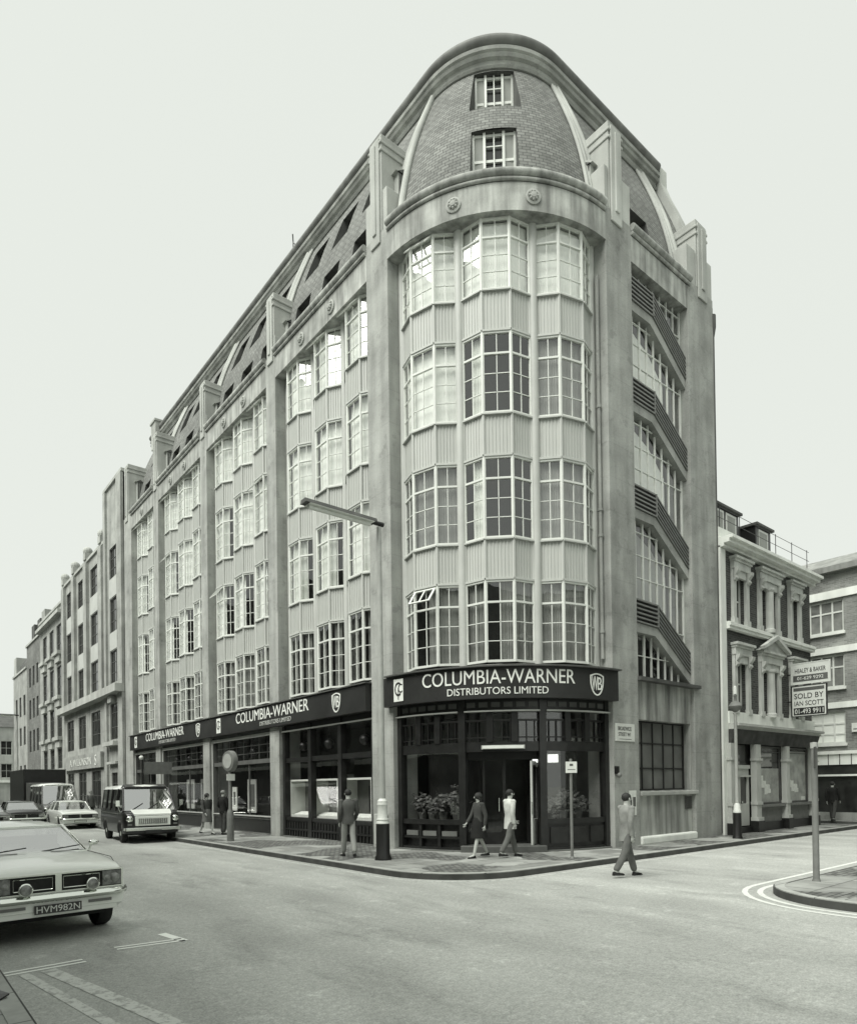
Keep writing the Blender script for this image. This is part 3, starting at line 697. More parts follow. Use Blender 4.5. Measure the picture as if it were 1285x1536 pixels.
# roof cap with overhanging rounded eave
def eave_path(r_): return [(-r_, LEN+.05)]+[PC(t, r_) for t in range(-45, 46, 3)]+[(5.3, -r_)]
m = MB(); rs = []
prof = [(2.2, 22.52), (2.62, 22.53), (2.69, 22.57), (2.73, 22.66), (2.72, 22.74), (2.62, 22.81), (2.2, 22.83)]
for r_, z in prof: rs.append([(x, y, z) for x, y in eave_path(r_)])
m.rings(rs, close=False, caps=False); m.build('eave', mat('eave_lead', .14, .7, .3, noise=(1.5, .3), streak=(3, .2)), B, smooth=True, auto=60)
m = MB(); m.prism(eave_path(2.3)+[(5.3, LEN)], 22.5, 22.82); m.build('flat_roof', LEAD, B)
m = MB(); rs = [[(x, y, z) for x, y in eave_path(r_)] for r_, z in ((2.3, 21.96), (2.54, 21.96), (2.58, 22.01), (2.51, 22.07), (2.53, 22.18), (2.62, 22.20), (2.66, 22.26), (2.60, 22.30), (2.60, 22.36), (2.66, 22.38), (2.68, 22.46), (2.6, 22.528), (2.3, 22.528))]
m.rings(rs, close=False, caps=False); m.build('eave_moulding', CONC, B)
# ribs running up the slope
def rib(PT, u, wu, both=True):
    mb = MB(); zs = [ZM0+.1+(21.95-ZM0)*k/10 for k in range(11)]
    for uu, rad in ((u-wu*.6, .05), (u-wu*.15, .06), (u+wu*.5, .10)):
        mb.rings([[PT(uu+wu/.3*rad*math.cos(q), rm(min(z, ZM1))+.05+rad*math.sin(q), z) for q in [2*PI*k/10 for k in range(10)]] for z in zs])
    return mb.build('roof_rib', CONCL, B, smooth=True)
rib(PA, -45.5, 5); rib(PA, 45.5, 5)
for y in (7.1, 13.7, 20.2): rib(lambda u, r_, z: (-r_, u, z), y, .3)
for x in (4.3,): rib(lambda u, r_, z: (u, -r_, z), x, .3)
for x, ww in ((5.35, .42),):
    m = MB(); zs = [ZM0+(22.75-ZM0)*k/10 for k in range(11)]
    m.rings([[(x, -rm(min(z, ZM1))-.22, z), (x+ww, -rm(min(z, ZM1))-.22, z), (x+ww, -1.5, z), (x, -1.5, z)] for z in zs]); m.build('gable_parapet', CONCL, B)
# chimneys near the far end
for y in (24.6,):
    m = MB(); m.box(-2.9, -2.1, y-.4, y+.4, 21.5, 22.95); m.box(-2.96, -2.04, y-.46, y+.46, 22.95, 23.07)
    ch = m.build('chimney', CONC, B)
m = MB(); m.path([(-2.6, 8.3, 22.8), (-2.6, 8.3, 23.15), (-2.7, 8.15, 23.3)], .022, 6); m.tube((-2.6, 8.3, 23.1), (-2.6, 8.1, 22.9), .02, n=6); m.build('roof_aerial', LEAD, B)

# ================================================================ shopfronts of the corner building
# rounded shop front: radius 4.02
RS_ = 4.02
tf = MB()
for t0, t1 in ((-44.8, -42.6), (-16.2, -13.6), (13.6, 16.2), (42.6, 44.8)): arc(tf, RS_-.16, RS_+.04, t0, t1, .1, 4.05, 1.5)
arc(tf, RS_-.12, RS_-.02, -43, 43, 2.70, 2.95); arc(tf, RS_-.12, RS_+.0, -43, 43, 3.72, 4.1)
for t0, t1 in ((-42.6, -16.2), (16.2, 42.6)):
    arc(tf, RS_-.14, RS_+.0, t0, t1, .82, .95); arc(tf, RS_-.16, RS_+.01, t0, t1, .1, .22)
for k in range(1, 3):
    for t0, t1 in ((-42.6, -16.2), (-13.6, 13.6), (16.2, 42.6)):
        q = t0+(t1-t0)*k/3; arc(tf, RS_-.12, RS_+.01, q-1.2, q+1.2, 2.95, 3.72)
for t0, t1 in ((-42.6, -16.2), (-13.6, 13.6), (16.2, 42.6)):
    for k in range(9):
        q = t0+(t1-t0)*(k+.5)/9; arc(tf, RS_-.1, RS_-.03, q-.16, q+.16, 2.95, 3.5)
    arc(tf, RS_-.1, RS_-.03, t0, t1, 3.48, 3.53); arc(tf, RS_-.1, RS_-.03, t0, t1, 3.05, 3.08)
SFR = tf.build('shopfront', DTIM, B)
m = MB(); arc(m, RS_, RS_+.1, -44.8, -16.2, 3.72, 3.755); arc(m, RS_, RS_+.1, -13.6, 13.6, 3.72, 3.755); arc(m, RS_, RS_+.1, 16.2, 44.8, 3.72, 3.755); m.build('cornice_lip', LIP, SFR)
m = MB()
for t0, t1 in ((-42.6, -16.2), (-13.6, 13.6), (16.2, 42.6)):
    for k in range(6):
        q = t0+(t1-t0)*(k+.5)/6; arc(m, RS_-.02, RS_+.02, q-1.6, q+1.6, 3.84, 3.97)
m.build('vent_slots', GTIM, SFR)
m = MB(); arc(m, RS_-.075, RS_-.07, -42.6, -16.2, .95, 2.7, 2); arc(m, RS_-.075, RS_-.07, 16.2, 42.6, .95, 2.7, 2)
arc(m, RS_-.075, RS_-.07, -42.6, 42.6, 2.95, 3.72, 2); m.build('shop_window_glass', SHOPG, SFR)
m = MB(); arc(m, RS_-.12, RS_-.04, 16.2, 42.6, .22, .82)
for k in range(3): arc(m, RS_-.05, RS_-.0, 17.5+k*8.6, 24.3+k*8.6, .32, .74)
m.build('stall_riser', DTIM, SFR); m = MB(); arc(m, RS_-.2, RS_-.14, -42.6, -16.2, .22, .82); m.build('stall_riser', DTIM, SFR)
m = MB()
for k in range(2): arc(m, RS_-.14, RS_-.02, -34.2+k*8.7, -33+k*8.7, .22, .82)
arc(m, RS_-.14, RS_-.02, -42.6, -16.2, .44, .5); m.build('stall_riser', DTIM, SFR)
for k in range(3):
    m = MB(); arc(m, RS_-.14, RS_-.06, -41.6+k*8.8, -35.3+k*8.8, .51, .64); m.build('vent_panel', INTM, SFR)
m = MB(); arc(m, RS_-.6, RS_+.18, -15.2, 15.2, .1, .29); m.build('door_step', GTIM, B, bevel=.02)
# doorway: fixed leaf at left, leaf at right standing open
m = MB(); n_ = 3.55
def chordT(u, n, z):     # plane across the doorway, u to the right seen from the street
    bx, by = -.7071, -.7071; rx, ry = .7071, -.7071
    return (bx*n+rx*u, by*n+ry*u, z)
m.box(-1.0, -.9, n_, n_+.1, .29, 2.75, chordT); m.box(.0, .08, n_, n_+.1, .29, 2.75, chordT); m.box(-.9, 0, n_, n_+.08, .29, .6, chordT); m.box(-1, 1, n_, n_+.1, 2.5, 2.75, chordT); m.box(-.52, -.46, n_+.01, n_+.07, .6, 2.5, chordT)
dl = m.build('door', DTIM, B); m = MB(); m.quad([chordT(-.95, n_+.04, .5), chordT(.03, n_+.04, .5), chordT(.03, n_+.04, 2.55), chordT(-.95, n_+.04, 2.55)]); m.build('door_glass', SHOPG, dl)
m = MB(); m.tube(chordT(-.1, n_+.13, 1.15), chordT(-.1, n_+.13, 1.5), .015); m.build('handle', CHROME, dl)
m = MB(); P0, P1 = chordT(.72, 4.0, 0), chordT(.93, 3.3, 0)
m.obox(P0, P1, .045, .30, .36)
def onl(t): return (P0[0]+(P1[0]-P0[0])*t, P0[1]+(P1[1]-P0[1])*t)
m = MB(); m.obox(onl(0), onl(.12), .05, .3, 2.45); m.obox(onl(.88), onl(1), .05, .3, 2.45); m.obox(onl(.12), onl(.88), .045, .3, .95); m.obox(onl(.12), onl(.88), .045, 2.35, 2.45)
do = m.build('door', CREAM, B); m = MB(); a, b = onl(.12), onl(.88); m.quad([(*a, .95), (*b, .95), (*b, 2.35), (*a, 2.35)]); m.build('door_glass', SHOPG, do)
m = MB(); c_ = onl(.06); m.tube((c_[0]-.04, c_[1]-.04, 1.1), (c_[0]-.04, c_[1]-.04, 1.4), .014); m.build('handle', CHROME, do)
m = MB(); arc(m, RS_, RS_+.07, -7.5, 8, 2.76, 2.86); lb = m.build('strip_light', CREAM, B); m = MB(); arc(m, RS_+.07, RS_+.085, -7, 7.5, 2.775, 2.845); m.build('diffuser', LETT, lb)
tag(lb, 'pale strip fitting on the header over the corner doorway', 'light'); lb.parent = None
for k, (u, n, wd) in enumerate(((.86, 3.5, .14), (1.32, 3.45, .26))):
    m = MB(); m.box(u-wd/2-.02, u+wd/2+.02, n-.06, n, 2.4, 2.64, chordT); o = m.build('ceiling_lamp', CREAM, None)
    e_ = MB(); e_.box(u-wd/2, u+wd/2, n, n+.012, 2.42, 2.62, chordT); e_.build('lamp_glass', emit('lit_lamp_glass%d' % k, 1.1), o)
    tag(o, ['small lit square lamp in the top right of the corner doorway', 'larger lit square lamp inside the right corner window beside the door'][k], 'lamp')
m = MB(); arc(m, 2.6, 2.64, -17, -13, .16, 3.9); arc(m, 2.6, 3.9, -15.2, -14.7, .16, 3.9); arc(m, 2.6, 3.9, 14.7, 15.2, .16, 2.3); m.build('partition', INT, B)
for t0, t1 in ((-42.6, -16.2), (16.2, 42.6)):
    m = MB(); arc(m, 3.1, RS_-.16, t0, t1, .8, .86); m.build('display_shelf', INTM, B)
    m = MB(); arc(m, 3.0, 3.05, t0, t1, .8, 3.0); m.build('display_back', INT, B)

# long street shop fronts
def shop(a, b, cols, fm, lip=True, base=.82, trans=2.72, n=4.05, posts=.1, name='shopfront', rows2=True):
    f = MB(); ws = (b-a)/cols
    for k in range(cols+1):
        w2 = posts*(1.5 if k in (0, cols) else 1); u = a+ws*k; lo_, hi = max(a, u-w2), min(b, u+w2); f.box(lo_, hi, n-.16, n+.04, .1, 4.0, TL)
    f.box(a+.05, b-.05, n-.12, n, trans, trans+.16, TL); f.box(a+.05, b-.05, n-.12, n, 3.86, 4.1, TL); f.box(a+.05, b-.05, n-.13, n+.02, base-.12, base, TL); f.box(a+.05, b-.05, n-.12, n-.02, .1, base-.12, TL)
    o = f.build(name, fm, B)
    gl = MB(); gl.quad([TL(a+.05, n-.07, base), TL(b-.05, n-.07, base), TL(b-.05, n-.07, 3.9), TL(a+.05, n-.07, 3.9)]); gl.build('shop_window_glass', SHOPG, o)
    if lip: l_ = MB(); l_.box(a, b, n, n+.09, 3.8, 3.84, TL); l_.build('cornice_lip', LIP, o)
    return o
s1 = shop(1.1, 6.75, 3, DTIM)
m = MB()
for k in range(30):
    u = 1.3+k*.185; m.box(u, u+.07, 4.02, 4.07, .14, .36, TL)
for k in range(30):
    u = 1.3+k*.185; m.box(u, u+.06, 4.02, 4.06, .44, .66, TL)
m.box(1.2, 6.6, 4.02, 4.08, .38, .42, TL); m.build('stall_riser_bars', DTIM, s1)
for i, (a, b, n) in enumerate(((7.6, 13.25, 1), (14.1, 19.75, 1), (20.6, 24.45, 1))):
    s_ = shop(a, b, n, GTIM if i else GTIM, lip=False, base=.78, trans=2.78, posts=.07)
    m = MB(); m.box(a, b, 4.05, 4.12, 3.78, 3.9, TL); m.box(a, a+.09, 4.091, 4.12, .1, 3.78, TL); m.box(b-.09, b, 4.091, 4.12, .1, 3.78, TL); m.build('pale_surround', CREAM, s_)
    m = MB(); m.box(a+.1, b-.1, 3.99, 4.07, .12, .62, TL); m.build('stall_riser', DTIM, s_)
    m = MB(); m.box(a+.1, b-.1, 4.03, 4.12, .76, .80, TL); m.build('sill', CREAM, s_)
    m = MB(); m.box(a+(b-a)*.38, a+(b-a)*.38+.05, 3.95, 4.0, .8, 2.8, TL)
    for k in range(1, 8): m.box(a+(b-a)*k/8-.012, a+(b-a)*k/8+.012, 3.9, 3.93, 2.9, 3.8, TL)
    for z in (3.2, 3.5): m.box(a, b, 3.9, 3.925, z-.012, z+.012, TL)
    m.build('glazing_bars', GTIM, s_)
# back partitions inside
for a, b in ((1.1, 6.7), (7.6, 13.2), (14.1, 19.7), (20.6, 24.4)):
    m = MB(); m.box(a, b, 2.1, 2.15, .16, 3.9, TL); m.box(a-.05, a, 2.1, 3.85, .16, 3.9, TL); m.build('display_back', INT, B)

# spot lamps hanging behind the transoms
sp_ = None; nsp = 0
for u in (2.1, 4.2, 5.9, 8.3, 9.9, 12.0, 15.2, 16.9, 18.6, 21.6, 23.2):
    if sp_ is None:
        root = thing('pendant_lamp', '', 'lamp', (0, 0, 0), group='black globe lamps hanging inside the shop windows')
        m = MB(); m.ball((0, 0, 0), .17, 14, 9); m.build('lamp_shade', IRON, root, smooth=True)
        m = MB(); m.tube((0, 0, .15), (0, 0, .7), .015); m.build('rod', IRON, root); sp_ = root; o = root
    else: o = dup(sp_)
    o.location = (-3.72, u, 3.28)
    o['label'] = 'black globe lamp hanging behind the upper glass of the long street shop windows'

# display cases in the first window
for k, (a, b) in enumerate(((1.55, 3.2), (3.45, 5.0), (5.2, 6.6))):
    r_ = thing('display_case', ['open white display case in the shop window behind the man in the suit', 'white display case in the middle pane of the dark timber shop window', 'white display case in the leftmost pane of the dark timber shop window'][k], 'display case', (-3.6, (a+b)/2, .82), 0, 'display cases in the dark timber shop window')
    h = (b-a)/2; m = MB(); m.box(-.28, .32, -h, h, 0, .06); m.box(-.28, .32, -h, h, 1.24, 1.3); m.box(-.28, .32, -h, -h+.04, .06, 1.24); m.box(-.28, .32, h-.04, h, .06, 1.24); m.build('case', WHT, r_)
    m = MB(); m.box(.28, .3, -h+.05, h-.05, .06, 1.24); m.build('back_panel', [INTM, INTM, CREAM][0], r_)
    m = MB(); m.box(.2, .26, -.33, .02, .2, 1.05); m.build('poster', DTIM if k < 2 else CURT, r_)
    m = MB(); m.poly3([(-.2, -h+.1, .07), (-.2, h-.1, .07), (.1, h-.1, .16), (.1, -h+.1, .16)], (0, 0, .02)); m.build('leaflet_tray', PAPER, r_)
# posters and stands in the other windows
for k, (u, z0, z1, wd, mt, nm) in enumerate(((8.15, .9, 1.5, .7, CURT, 'small pale stand behind the right end of the second shop window'), (10.6, .85, 2.2, .8, CREAM, 'tall patterned board in the middle of the second shop window'), (12.3, .9, 1.9, .45, PAPER, 'pale poster in the left end of the second shop window'),
        (15.6, .9, 2.3, 1.1, CURT, 'wide grey poster board beside the framed one in the third shop window'), (17.5, .9, 2.3, 1.0, CREAM, 'framed poster board in the third shop window'))):
    r_ = thing('poster_board', nm, 'poster', (-3.5, u, z0)); m = MB(); m.box(-.02, .02, -wd/2, wd/2, 0, z1-z0); m.build('board', mt, r_)
    m = MB(); m.box(-.03, -.021, -wd/2+.12, wd/2-.15, .25, z1-z0-.2); m.build('picture', GTIM, r_)
    m = MB(); m.box(.0, .3, -wd/2, -wd/2+.03, -.04, .02); m.box(0, .3, wd/2-.03, wd/2, -.04, .02); m.build('foot', DTIM, r_)

# potted plants filling the corner windows
leafme = None
def plant(label, loc, seed, h=.9, spread=.35, big=.13):
    rnd = random.Random(seed); r_ = thing('potted_plant', label, 'plant', loc, 0, 'potted plants in the corner shop windows')
    m = MB(); m.lathe([(.09, 0), (.13, .22), (.14, .22), (.14, .26), (.11, .26), (.10, .2), (.001, .2)], 14); m.build('pot', GTIM, r_, smooth=True)
    lf = MB(); st = MB()
    for i in range(16):
        a = rnd.uniform(0, 2*PI); t = rnd.uniform(.2, 1); hh = h*rnd.uniform(.35, 1); x, y = math.cos(a)*spread*t, math.sin(a)*spread*t
        st.path([(0, 0, .2), (x*.5, y*.5, .2+hh*.6), (x, y, .2+hh*.8)], .006, 4)
        for j in range(7):
            s_ = rnd.uniform(.5, 1.2)*big; px, py, pz = x+rnd.uniform(-.1, .1), y+rnd.uniform(-.1, .1), .2+hh*.8+rnd.uniform(-.16, .14); b_ = rnd.uniform(0, 2*PI); dz = rnd.uniform(-.6, .5)
            d = Vector((math.cos(b_), math.sin(b_), dz)).normalized(); q = d.orthogonal().normalized(); c = Vector((px, py, pz))
            lf.quad([tuple(c), tuple(c+d*s_*.5+q*s_*.28), tuple(c+d*s_), tuple(c+d*s_*.5-q*s_*.28)])
    lf.build('foliage', BLEAF, r_); st.build('stem', BLEAF, r_)
names = ['bushy potted plant at the far left of the left corner window', 'low leafy plant second from left in the left corner window', 'leafy potted plant in the middle of the left corner window', 'tall leafy plant beside the doorway in the left corner window',
         'flowering potted plant at the left of the right corner window', 'spiky potted plant in the middle of the right corner window', 'leafy potted plant in the right end of the right corner window']
for k, (t, h, sp2) in enumerate(((-39, .62, .3), (-33, .5, .34), (-27, .6, .34), (-20.5, .85, .32), (21, .5, .26), (27, .72, .3), (35, .55, .3))):
    plant(names[k], (*PC(t, 3.5), .86), k+3, h, sp2, .16)

# ---- fascia signs
def ring(mb, P, Q, mapf, th):
    n = len(P)
    for k in range(n):
        a, b = P[k], P[(k+1) % n]; c, d = Q[k], Q[(k+1) % n]
        mb.quad([mapf(*a, th), mapf(*b, th), mapf(*d, th), mapf(*c, th)]); mb.quad([mapf(*a, 0), mapf(*b, 0), mapf(*b, th), mapf(*a, th)]); mb.quad([mapf(*c, 0), mapf(*d, 0), mapf(*d, th), mapf(*c, th)])
def shield(mapf, x, z, w_, h, root):
    P = []
    for k in range(24):
        t = k/24
        if t < .25: u = t/.25; P.append((w_*(u-.5), h*.5-h*.10*(1-math.sin(PI*u))))
        else:
            u = (t-.25)/.75; a = PI*u; P.append((w_*.5*math.cos(a)*(1 if abs(math.cos(a)) > .99 else 1)*(1-.0*u), -h*.5*math.sin(a)**.8+h*.38*(1-math.sin(a)**.8)))
    P = [(x+p, z+q) for p, q in P]; Q = [(x+(p-x)*.84, z+(q-z)*.88) for p, q in P]
    mb = MB(); ring(mb, P, Q, mapf, .012)
    o = mb.build('emblem', LETT, root)
    text('W', w_*.42, h*.62, lambda a, b, t: mapf(x-w_*.37+a, z-h*.27+b+(w_*.42-a)*.12, t), 'emblem_letter', LETT, o, bold=.0)
    text('B', w_*.30, h*.56, lambda a, b, t: mapf(x+w_*.05+a, z-h*.24+b, t), 'emblem_letter', LETT, o)
def monogram(mapf, x, z, w_, h, root):
    mb = MB(); c = [(x-w_/2, z-h/2), (x+w_/2, z-h/2), (x+w_/2, z+h/2), (x-w_/2, z+h/2)]
    mb.quad([mapf(*p, .014) for p in c])
    for a, b in zip(c, c[1:]+c[:1]): mb.quad([mapf(*a, 0), mapf(*b, 0), mapf(*b, .014), mapf(*a, .014)])
    o = mb.build('emblem', LETT, root); m2 = lambda a, b, t: mapf(a, b, .015+t*.4)
    text('C', w_*.62, h*.62, lambda a, b, t: m2(x-w_*.38+a, z-h*.26+b, t), 'emblem_letter', SIGN, o)
    text('C', w_*.44, h*.40, lambda a, b, t: m2(x+w_*.0+a, z-h*.12+b, t), 'emblem_letter', SIGN, o)
    mb = MB(); q = [(x-.012, z-h*.42), (x+.012, z-h*.42), (x+.012, z+h*.1), (x-.012, z+h*.1)]; mb.quad([m2(*p, .01) for p in q]); mb.build('emblem_stem', SIGN, o)
# curved sign
cs = thing('fascia_sign', 'dark curved fascia sign over the corner doorway reading COLUMBIA-WARNER DISTRIBUTORS LIMITED', 'sign', (0, 0, 0))
m = MB(); arc(m, 4.21, 4.40, -47.5, 44.6, Z_SIGN0, Z_SIGN1, 2); m.build('board', SIGN, cs)
m = MB(); arc(m, 4.0, 4.5, -45, 45, Z_SIGN1+.001, Z_SIGN1+.04, 3); m.build('lead_capping', LEAD, cs)
def mc(u, z, t): th = u/4.40*180/PI; return (*PC(th, 4.403+t), z)
text('COLUMBIA-WARNER', 4.03, .36, lambda a, b, t: mc(-2.12+a, 4.385+b, t), 'lettering', LETT, cs, bold=0)
text('DISTRIBUTORS LIMITED', 2.58, .18, lambda a, b, t: mc(-1.40+a, 4.12+b, t), 'lettering', LETT, cs, bold=0)
monogram(mc, -2.95, 4.42, .36, .60, cs); shield(mc, 2.60, 4.40, .46, .58, cs)
# long sign
ls = thing('fascia_sign', 'long dark fascia sign over the long street shop windows, name written twice', 'sign', (0, 0, 0))
m = MB(); m.box(1.06, 24.45, 4.14, 4.38, Z_SIGN0, Z_SIGN1, TL); m.build('board', SIGN, ls)
m = MB(); m.box(1.0, 24.5, 4.1, 4.44, Z_SIGN1+.001, Z_SIGN1+.035, TL); m.build('lead_capping', LEAD, ls)
def mlong(u, z, t): return (-(4.383+t), -u, z)     # u increases to the right = towards smaller y
for x0, x1 in ((-10.05, -4.35), (-21.5, -15.9)):
    text('COLUMBIA-WARNER', x1-x0, .40, lambda a, b, t, x0=x0: mlong(x0+a, 4.35+b, t), 'lettering', LETT, ls, bold=0)
    text('DISTRIBUTORS LIMITED', 2.4, .15, lambda a, b, t, x0=x0: mlong(x0+2.1+a, 4.12+b, t), 'lettering', CREAM, ls, bold=0)
for x in (-2.65, -14.1): shield(mlong, x, 4.42, .50, .60, ls)
for x in (-11.8, -23.3): monogram(mlong, x, 4.42, .42, .60, ls)
# street name plate, notices, alarm on the side street pier
sp = thing('street_name_plate', 'white enamel street name plate on the concrete pier right of the corner shop', 'sign', (.5, -4.2, 3.22))
m = MB(); m.box(-.44, .44, -.03, -.004, -.24, .24); m.build('plate', WHT, sp, bevel=.008)
mp_ = lambda a, b, t: (a, -.0305-t, b)
text('BROADWICK', .62, .11, lambda a, b, t: mp_(-.33+a, .05+b, t), 'lettering', DTIM, sp, .004)
text('STREET W1', .56, .10, lambda a, b, t: mp_(-.32+a, -.10+b, t), 'lettering', DTIM, sp, .004)
m = MB(); m.box(-.28, .28, -.034, -.0302, -.185, -.175); m.build('rule', DTIM, sp)
po = thing('poster', 'white paper notice with dark lettering pasted on the concrete pier', 'poster', (.83, -4.2, 1.3))
m = MB(); m.box(-.17, .17, -.012, -.004, -.34, .34); m.build('sheet', PAPER, po)
m = MB(); m.box(-.13, -.05, -.016, -.0125, -.08, .1); m.box(0, .13, -.016, -.0125, -.1, .16); m.build('print', GTIM, po)
po = thing('poster', 'torn paper notice left of the clean one on the concrete pier', 'poster', (.5, -4.2, 1.35))
m = MB(); m.poly3([(-.1, -.004, -.3), (.08, -.004, -.27), (.12, -.004, .2), (-.02, -.004, .26), (-.12, -.004, .1)], (0, -.006, 0)); m.build('sheet', PORT, po)
al = thing('wall_bell', 'small dark bell push fitting on the pier beside the corner shop window', 'bell', (.06, -4.2, 2.2))
m = MB(); m.box(-.05, .05, -.09, -.002, -.1, .1); m.build('bracket', IRON, al); m = MB(); m.ball((0.03, -.1, -.14), .07); m.build('bell', GIRON, al, smooth=True)
bx = thing('service_box', 'pale metal service box against the corner pier behind the black lamp base', 'box', (-4.32, .5, .12))
m = MB(); m.box(-.06, .11, -.22, .22, 0, .95); m.build('cabinet', CREAM, bx, bevel=.015); m = MB(); m.box(-.07, -.061, -.17, .17, .1, .85); m.build('door', LIP, bx)

# ================================================================ neighbour: brick house with stucco dressings (side street)
BX0, BX1 = 5.86, 13.05
H = thing('brick_house', 'narrow dark brick house with white stucco pilasters, pediment and an old shop front', 'house')
TH = lambda u, n, z: (u, -4.2-n, z)
wins2 = [(6.85, 7.55, 7.15, 8.75), (8.72, 9.18, 7.1, 8.75), (9.5, 9.96, 7.1, 8.75), (11.2, 11.85, 7.15, 8.7)]
wins1 = [(6.85, 7.55, 4.35, 5.95), (8.72, 9.18, 4.2, 5.85), (9.5, 9.96, 4.2, 5.85), (11.2, 11.85, 4.35, 5.9)]
m = MB(); holed(m, TH, BX0+.35, BX1, 3.8, 9.55, wins1+wins2, .22); m.build('wall', BRD, H)
m = MB(); m.box(BX0+.3, BX1-.01, -7, -.23, .1, 9.6, TH); m.box(BX0+.3, BX1-.01, -9, -7, .1, 9.0, TH); m.build('inner_wall', INT, H)
m = MB(); m.box(BX1-.25, BX1-.002, -9, -.002, 3.8, 9.6, TH); m.build('side_wall', BRM, H)
m = MB(); m.box(BX0, BX0+.34, -.3, .06, .1, 9.5, TH); m.build('stucco_strip', STUC, H)
for wn in wins1+wins2:
    o = grid_window(TH, *wn, -.16, 1, [.5], H, fw_=.05, bar=.05, name='sash_window')
    if wn in (wins1[0],): m = MB(); m.box(wn[0]+.04, wn[1]-.04, -.4, -.38, wn[2], wn[3], TH)
def surround(u0, u1, z0, z1, mid=None, ped=False):
    s_ = MB(); s_.box(u0, u0+.2, .002, .1, z0, z1-.1, TH); s_.box(u1-.2, u1, .002, .1, z0, z1-.1, TH)
    s_.box(u0-.03, u0+.23, 0, .13, z0, z0+.18, TH); s_.box(u1-.23, u1+.03, 0, .13, z0, z0+.18, TH)
    s_.box(u0-.02, u1+.02, .004, .15, z1-.1, z1+.14, TH); s_.box(u0+.21, u1-.21, .001, .1, z1-.35, z1-.1, TH)
    s_.box(u0-.05, u1+.05, .004, .2, z1+.14, z1+.22, TH); s_.box(u0-.09, u1+.09, .004, .26, z1+.22, z1+.3, TH)
    for u in (u0+.1, u1-.1):      # console brackets
        s_.poly3([TH(u-.1, .12, z1-.1), TH(u-.1, .28, z1-.1), TH(u-.1, .26, z1-.2), TH(u-.1, .16, z1-.32), TH(u-.1, .2, z1-.42), TH(u-.1, .12, z1-.5)], (.18, 0, 0))
    if mid:
        s_.lathe([(.2, z0), (.2, z0+.12), (.16, z0+.16), (.15, z1-.45), (.2, z1-.38), (.2, z1-.3)], 14, TH(mid, .06, 0)[:2]+(0,))
    if ped: s_.poly3([TH(u0-.18, .004, z1+.3), TH(u1+.18, .004, z1+.3), TH((u0+u1)/2, .004, z1+.72)], (0, -.2, 0)); s_.poly3([TH(u0-.22, .2, z1+.302), TH(u1+.22, .2, z1+.302), TH(u1+.22, .2, z1+.38), TH((u0+u1)/2, .2, z1+.85), TH(u0-.22, .2, z1+.38)], (0, .0, 0)) if 0 else None
    if ped:
        mid_ = (u0+u1)/2
        for sgn in (-1, 1): s_.poly3([TH(mid_+sgn*((u1-u0)/2+.22), .2, z1+.302), TH(mid_, .2, z1+.74), TH(mid_, .2, z1+.88), TH(mid_+sgn*((u1-u0)/2+.26), .2, z1+.40)], (0, -.16, 0))
    s_.build('window_surround', mat('grey_stucco', .52, .85, .2, noise=(2, .15), streak=(4, .15), bump=(25, .15)), H)
surround(6.64, 7.76, 7.1, 9.0); surround(8.52, 10.16, 7.1, 9.0, 9.34); surround(11.0, 12.05, 7.1, 9.0)
surround(6.64, 7.76, 4.1, 6.15); surround(8.52, 10.16, 4.1, 6.1, 9.34, True); surround(11.0, 12.05, 4.1, 6.15)
m = MB(); m.box(BX0+.34, BX1+.02, .002, .16, 6.85, 7.08, TH); m.box(BX0+.34, BX1+.04, .161, .2, 6.95, 7.05, TH); m.box(BX0+.34, BX1, .003, .1, 3.75, 4.15, TH); m.build('string_course', STUC, H)
m = MB()
for z0, z1, n in ((9.45, 9.55, .18), (9.55, 9.66, .36), (9.66, 9.76, .48)): m.box(BX0+.0, BX1+.12, -.3, n, z0, z1, TH)
m.box(BX0, BX1, -.35, .02, 9.76, 10.12, TH); m.build('cornice', STUC, H)
m = MB(); m.poly3([TH(BX0, -.6, 9.9), TH(BX0, -1.0, 10.7), TH(BX0, -6, 11.2), TH(BX0, -8.6, 9.9)], (BX1-BX0, 0, 0)); m.build('roof', LEAD, H)
for u0, u1 in ((6.05, 8.0), (9.3, 10.5)):
    m = MB(); m.box(u0, u1, -2.2, -.35, 9.9, 11.1, TH); o = m.build('dormer', DTIM, H)
    m = MB(); m.box(u0-.1, u1+.1, -2.3, -.24, 11.1, 11.18, TH); m.build('dormer_roof', LEAD, o)
    n = 2 if u1-u0 > 1.5 else 1
    for k in range(n):
        a = u0+.15+(u1-u0-.2)*k/n; w_ = (u1-u0-.3)/n-.1; m = MB(); m.box(a, a+w_, -.349, -.33, 10.12, 11.0, TH); p = m.build('dormer_window', WHT, H); m = MB(); m.box(a+.09, a+w_-.09, -.329, -.322, 10.22, 10.92, TH); m.build('pane', CURT, p)
m = MB()
for z in (10.45, 10.8): m.tube(TH(BX0, .0, z), TH(BX1, .0, z), .010, n=6)
for k in range(6): m.tube(TH(BX0+.1+k*1.38, 0, 10.1), TH(BX0+.1+k*1.38, 0, 10.85), .013, n=6)
m.build('railing', IRON, H)
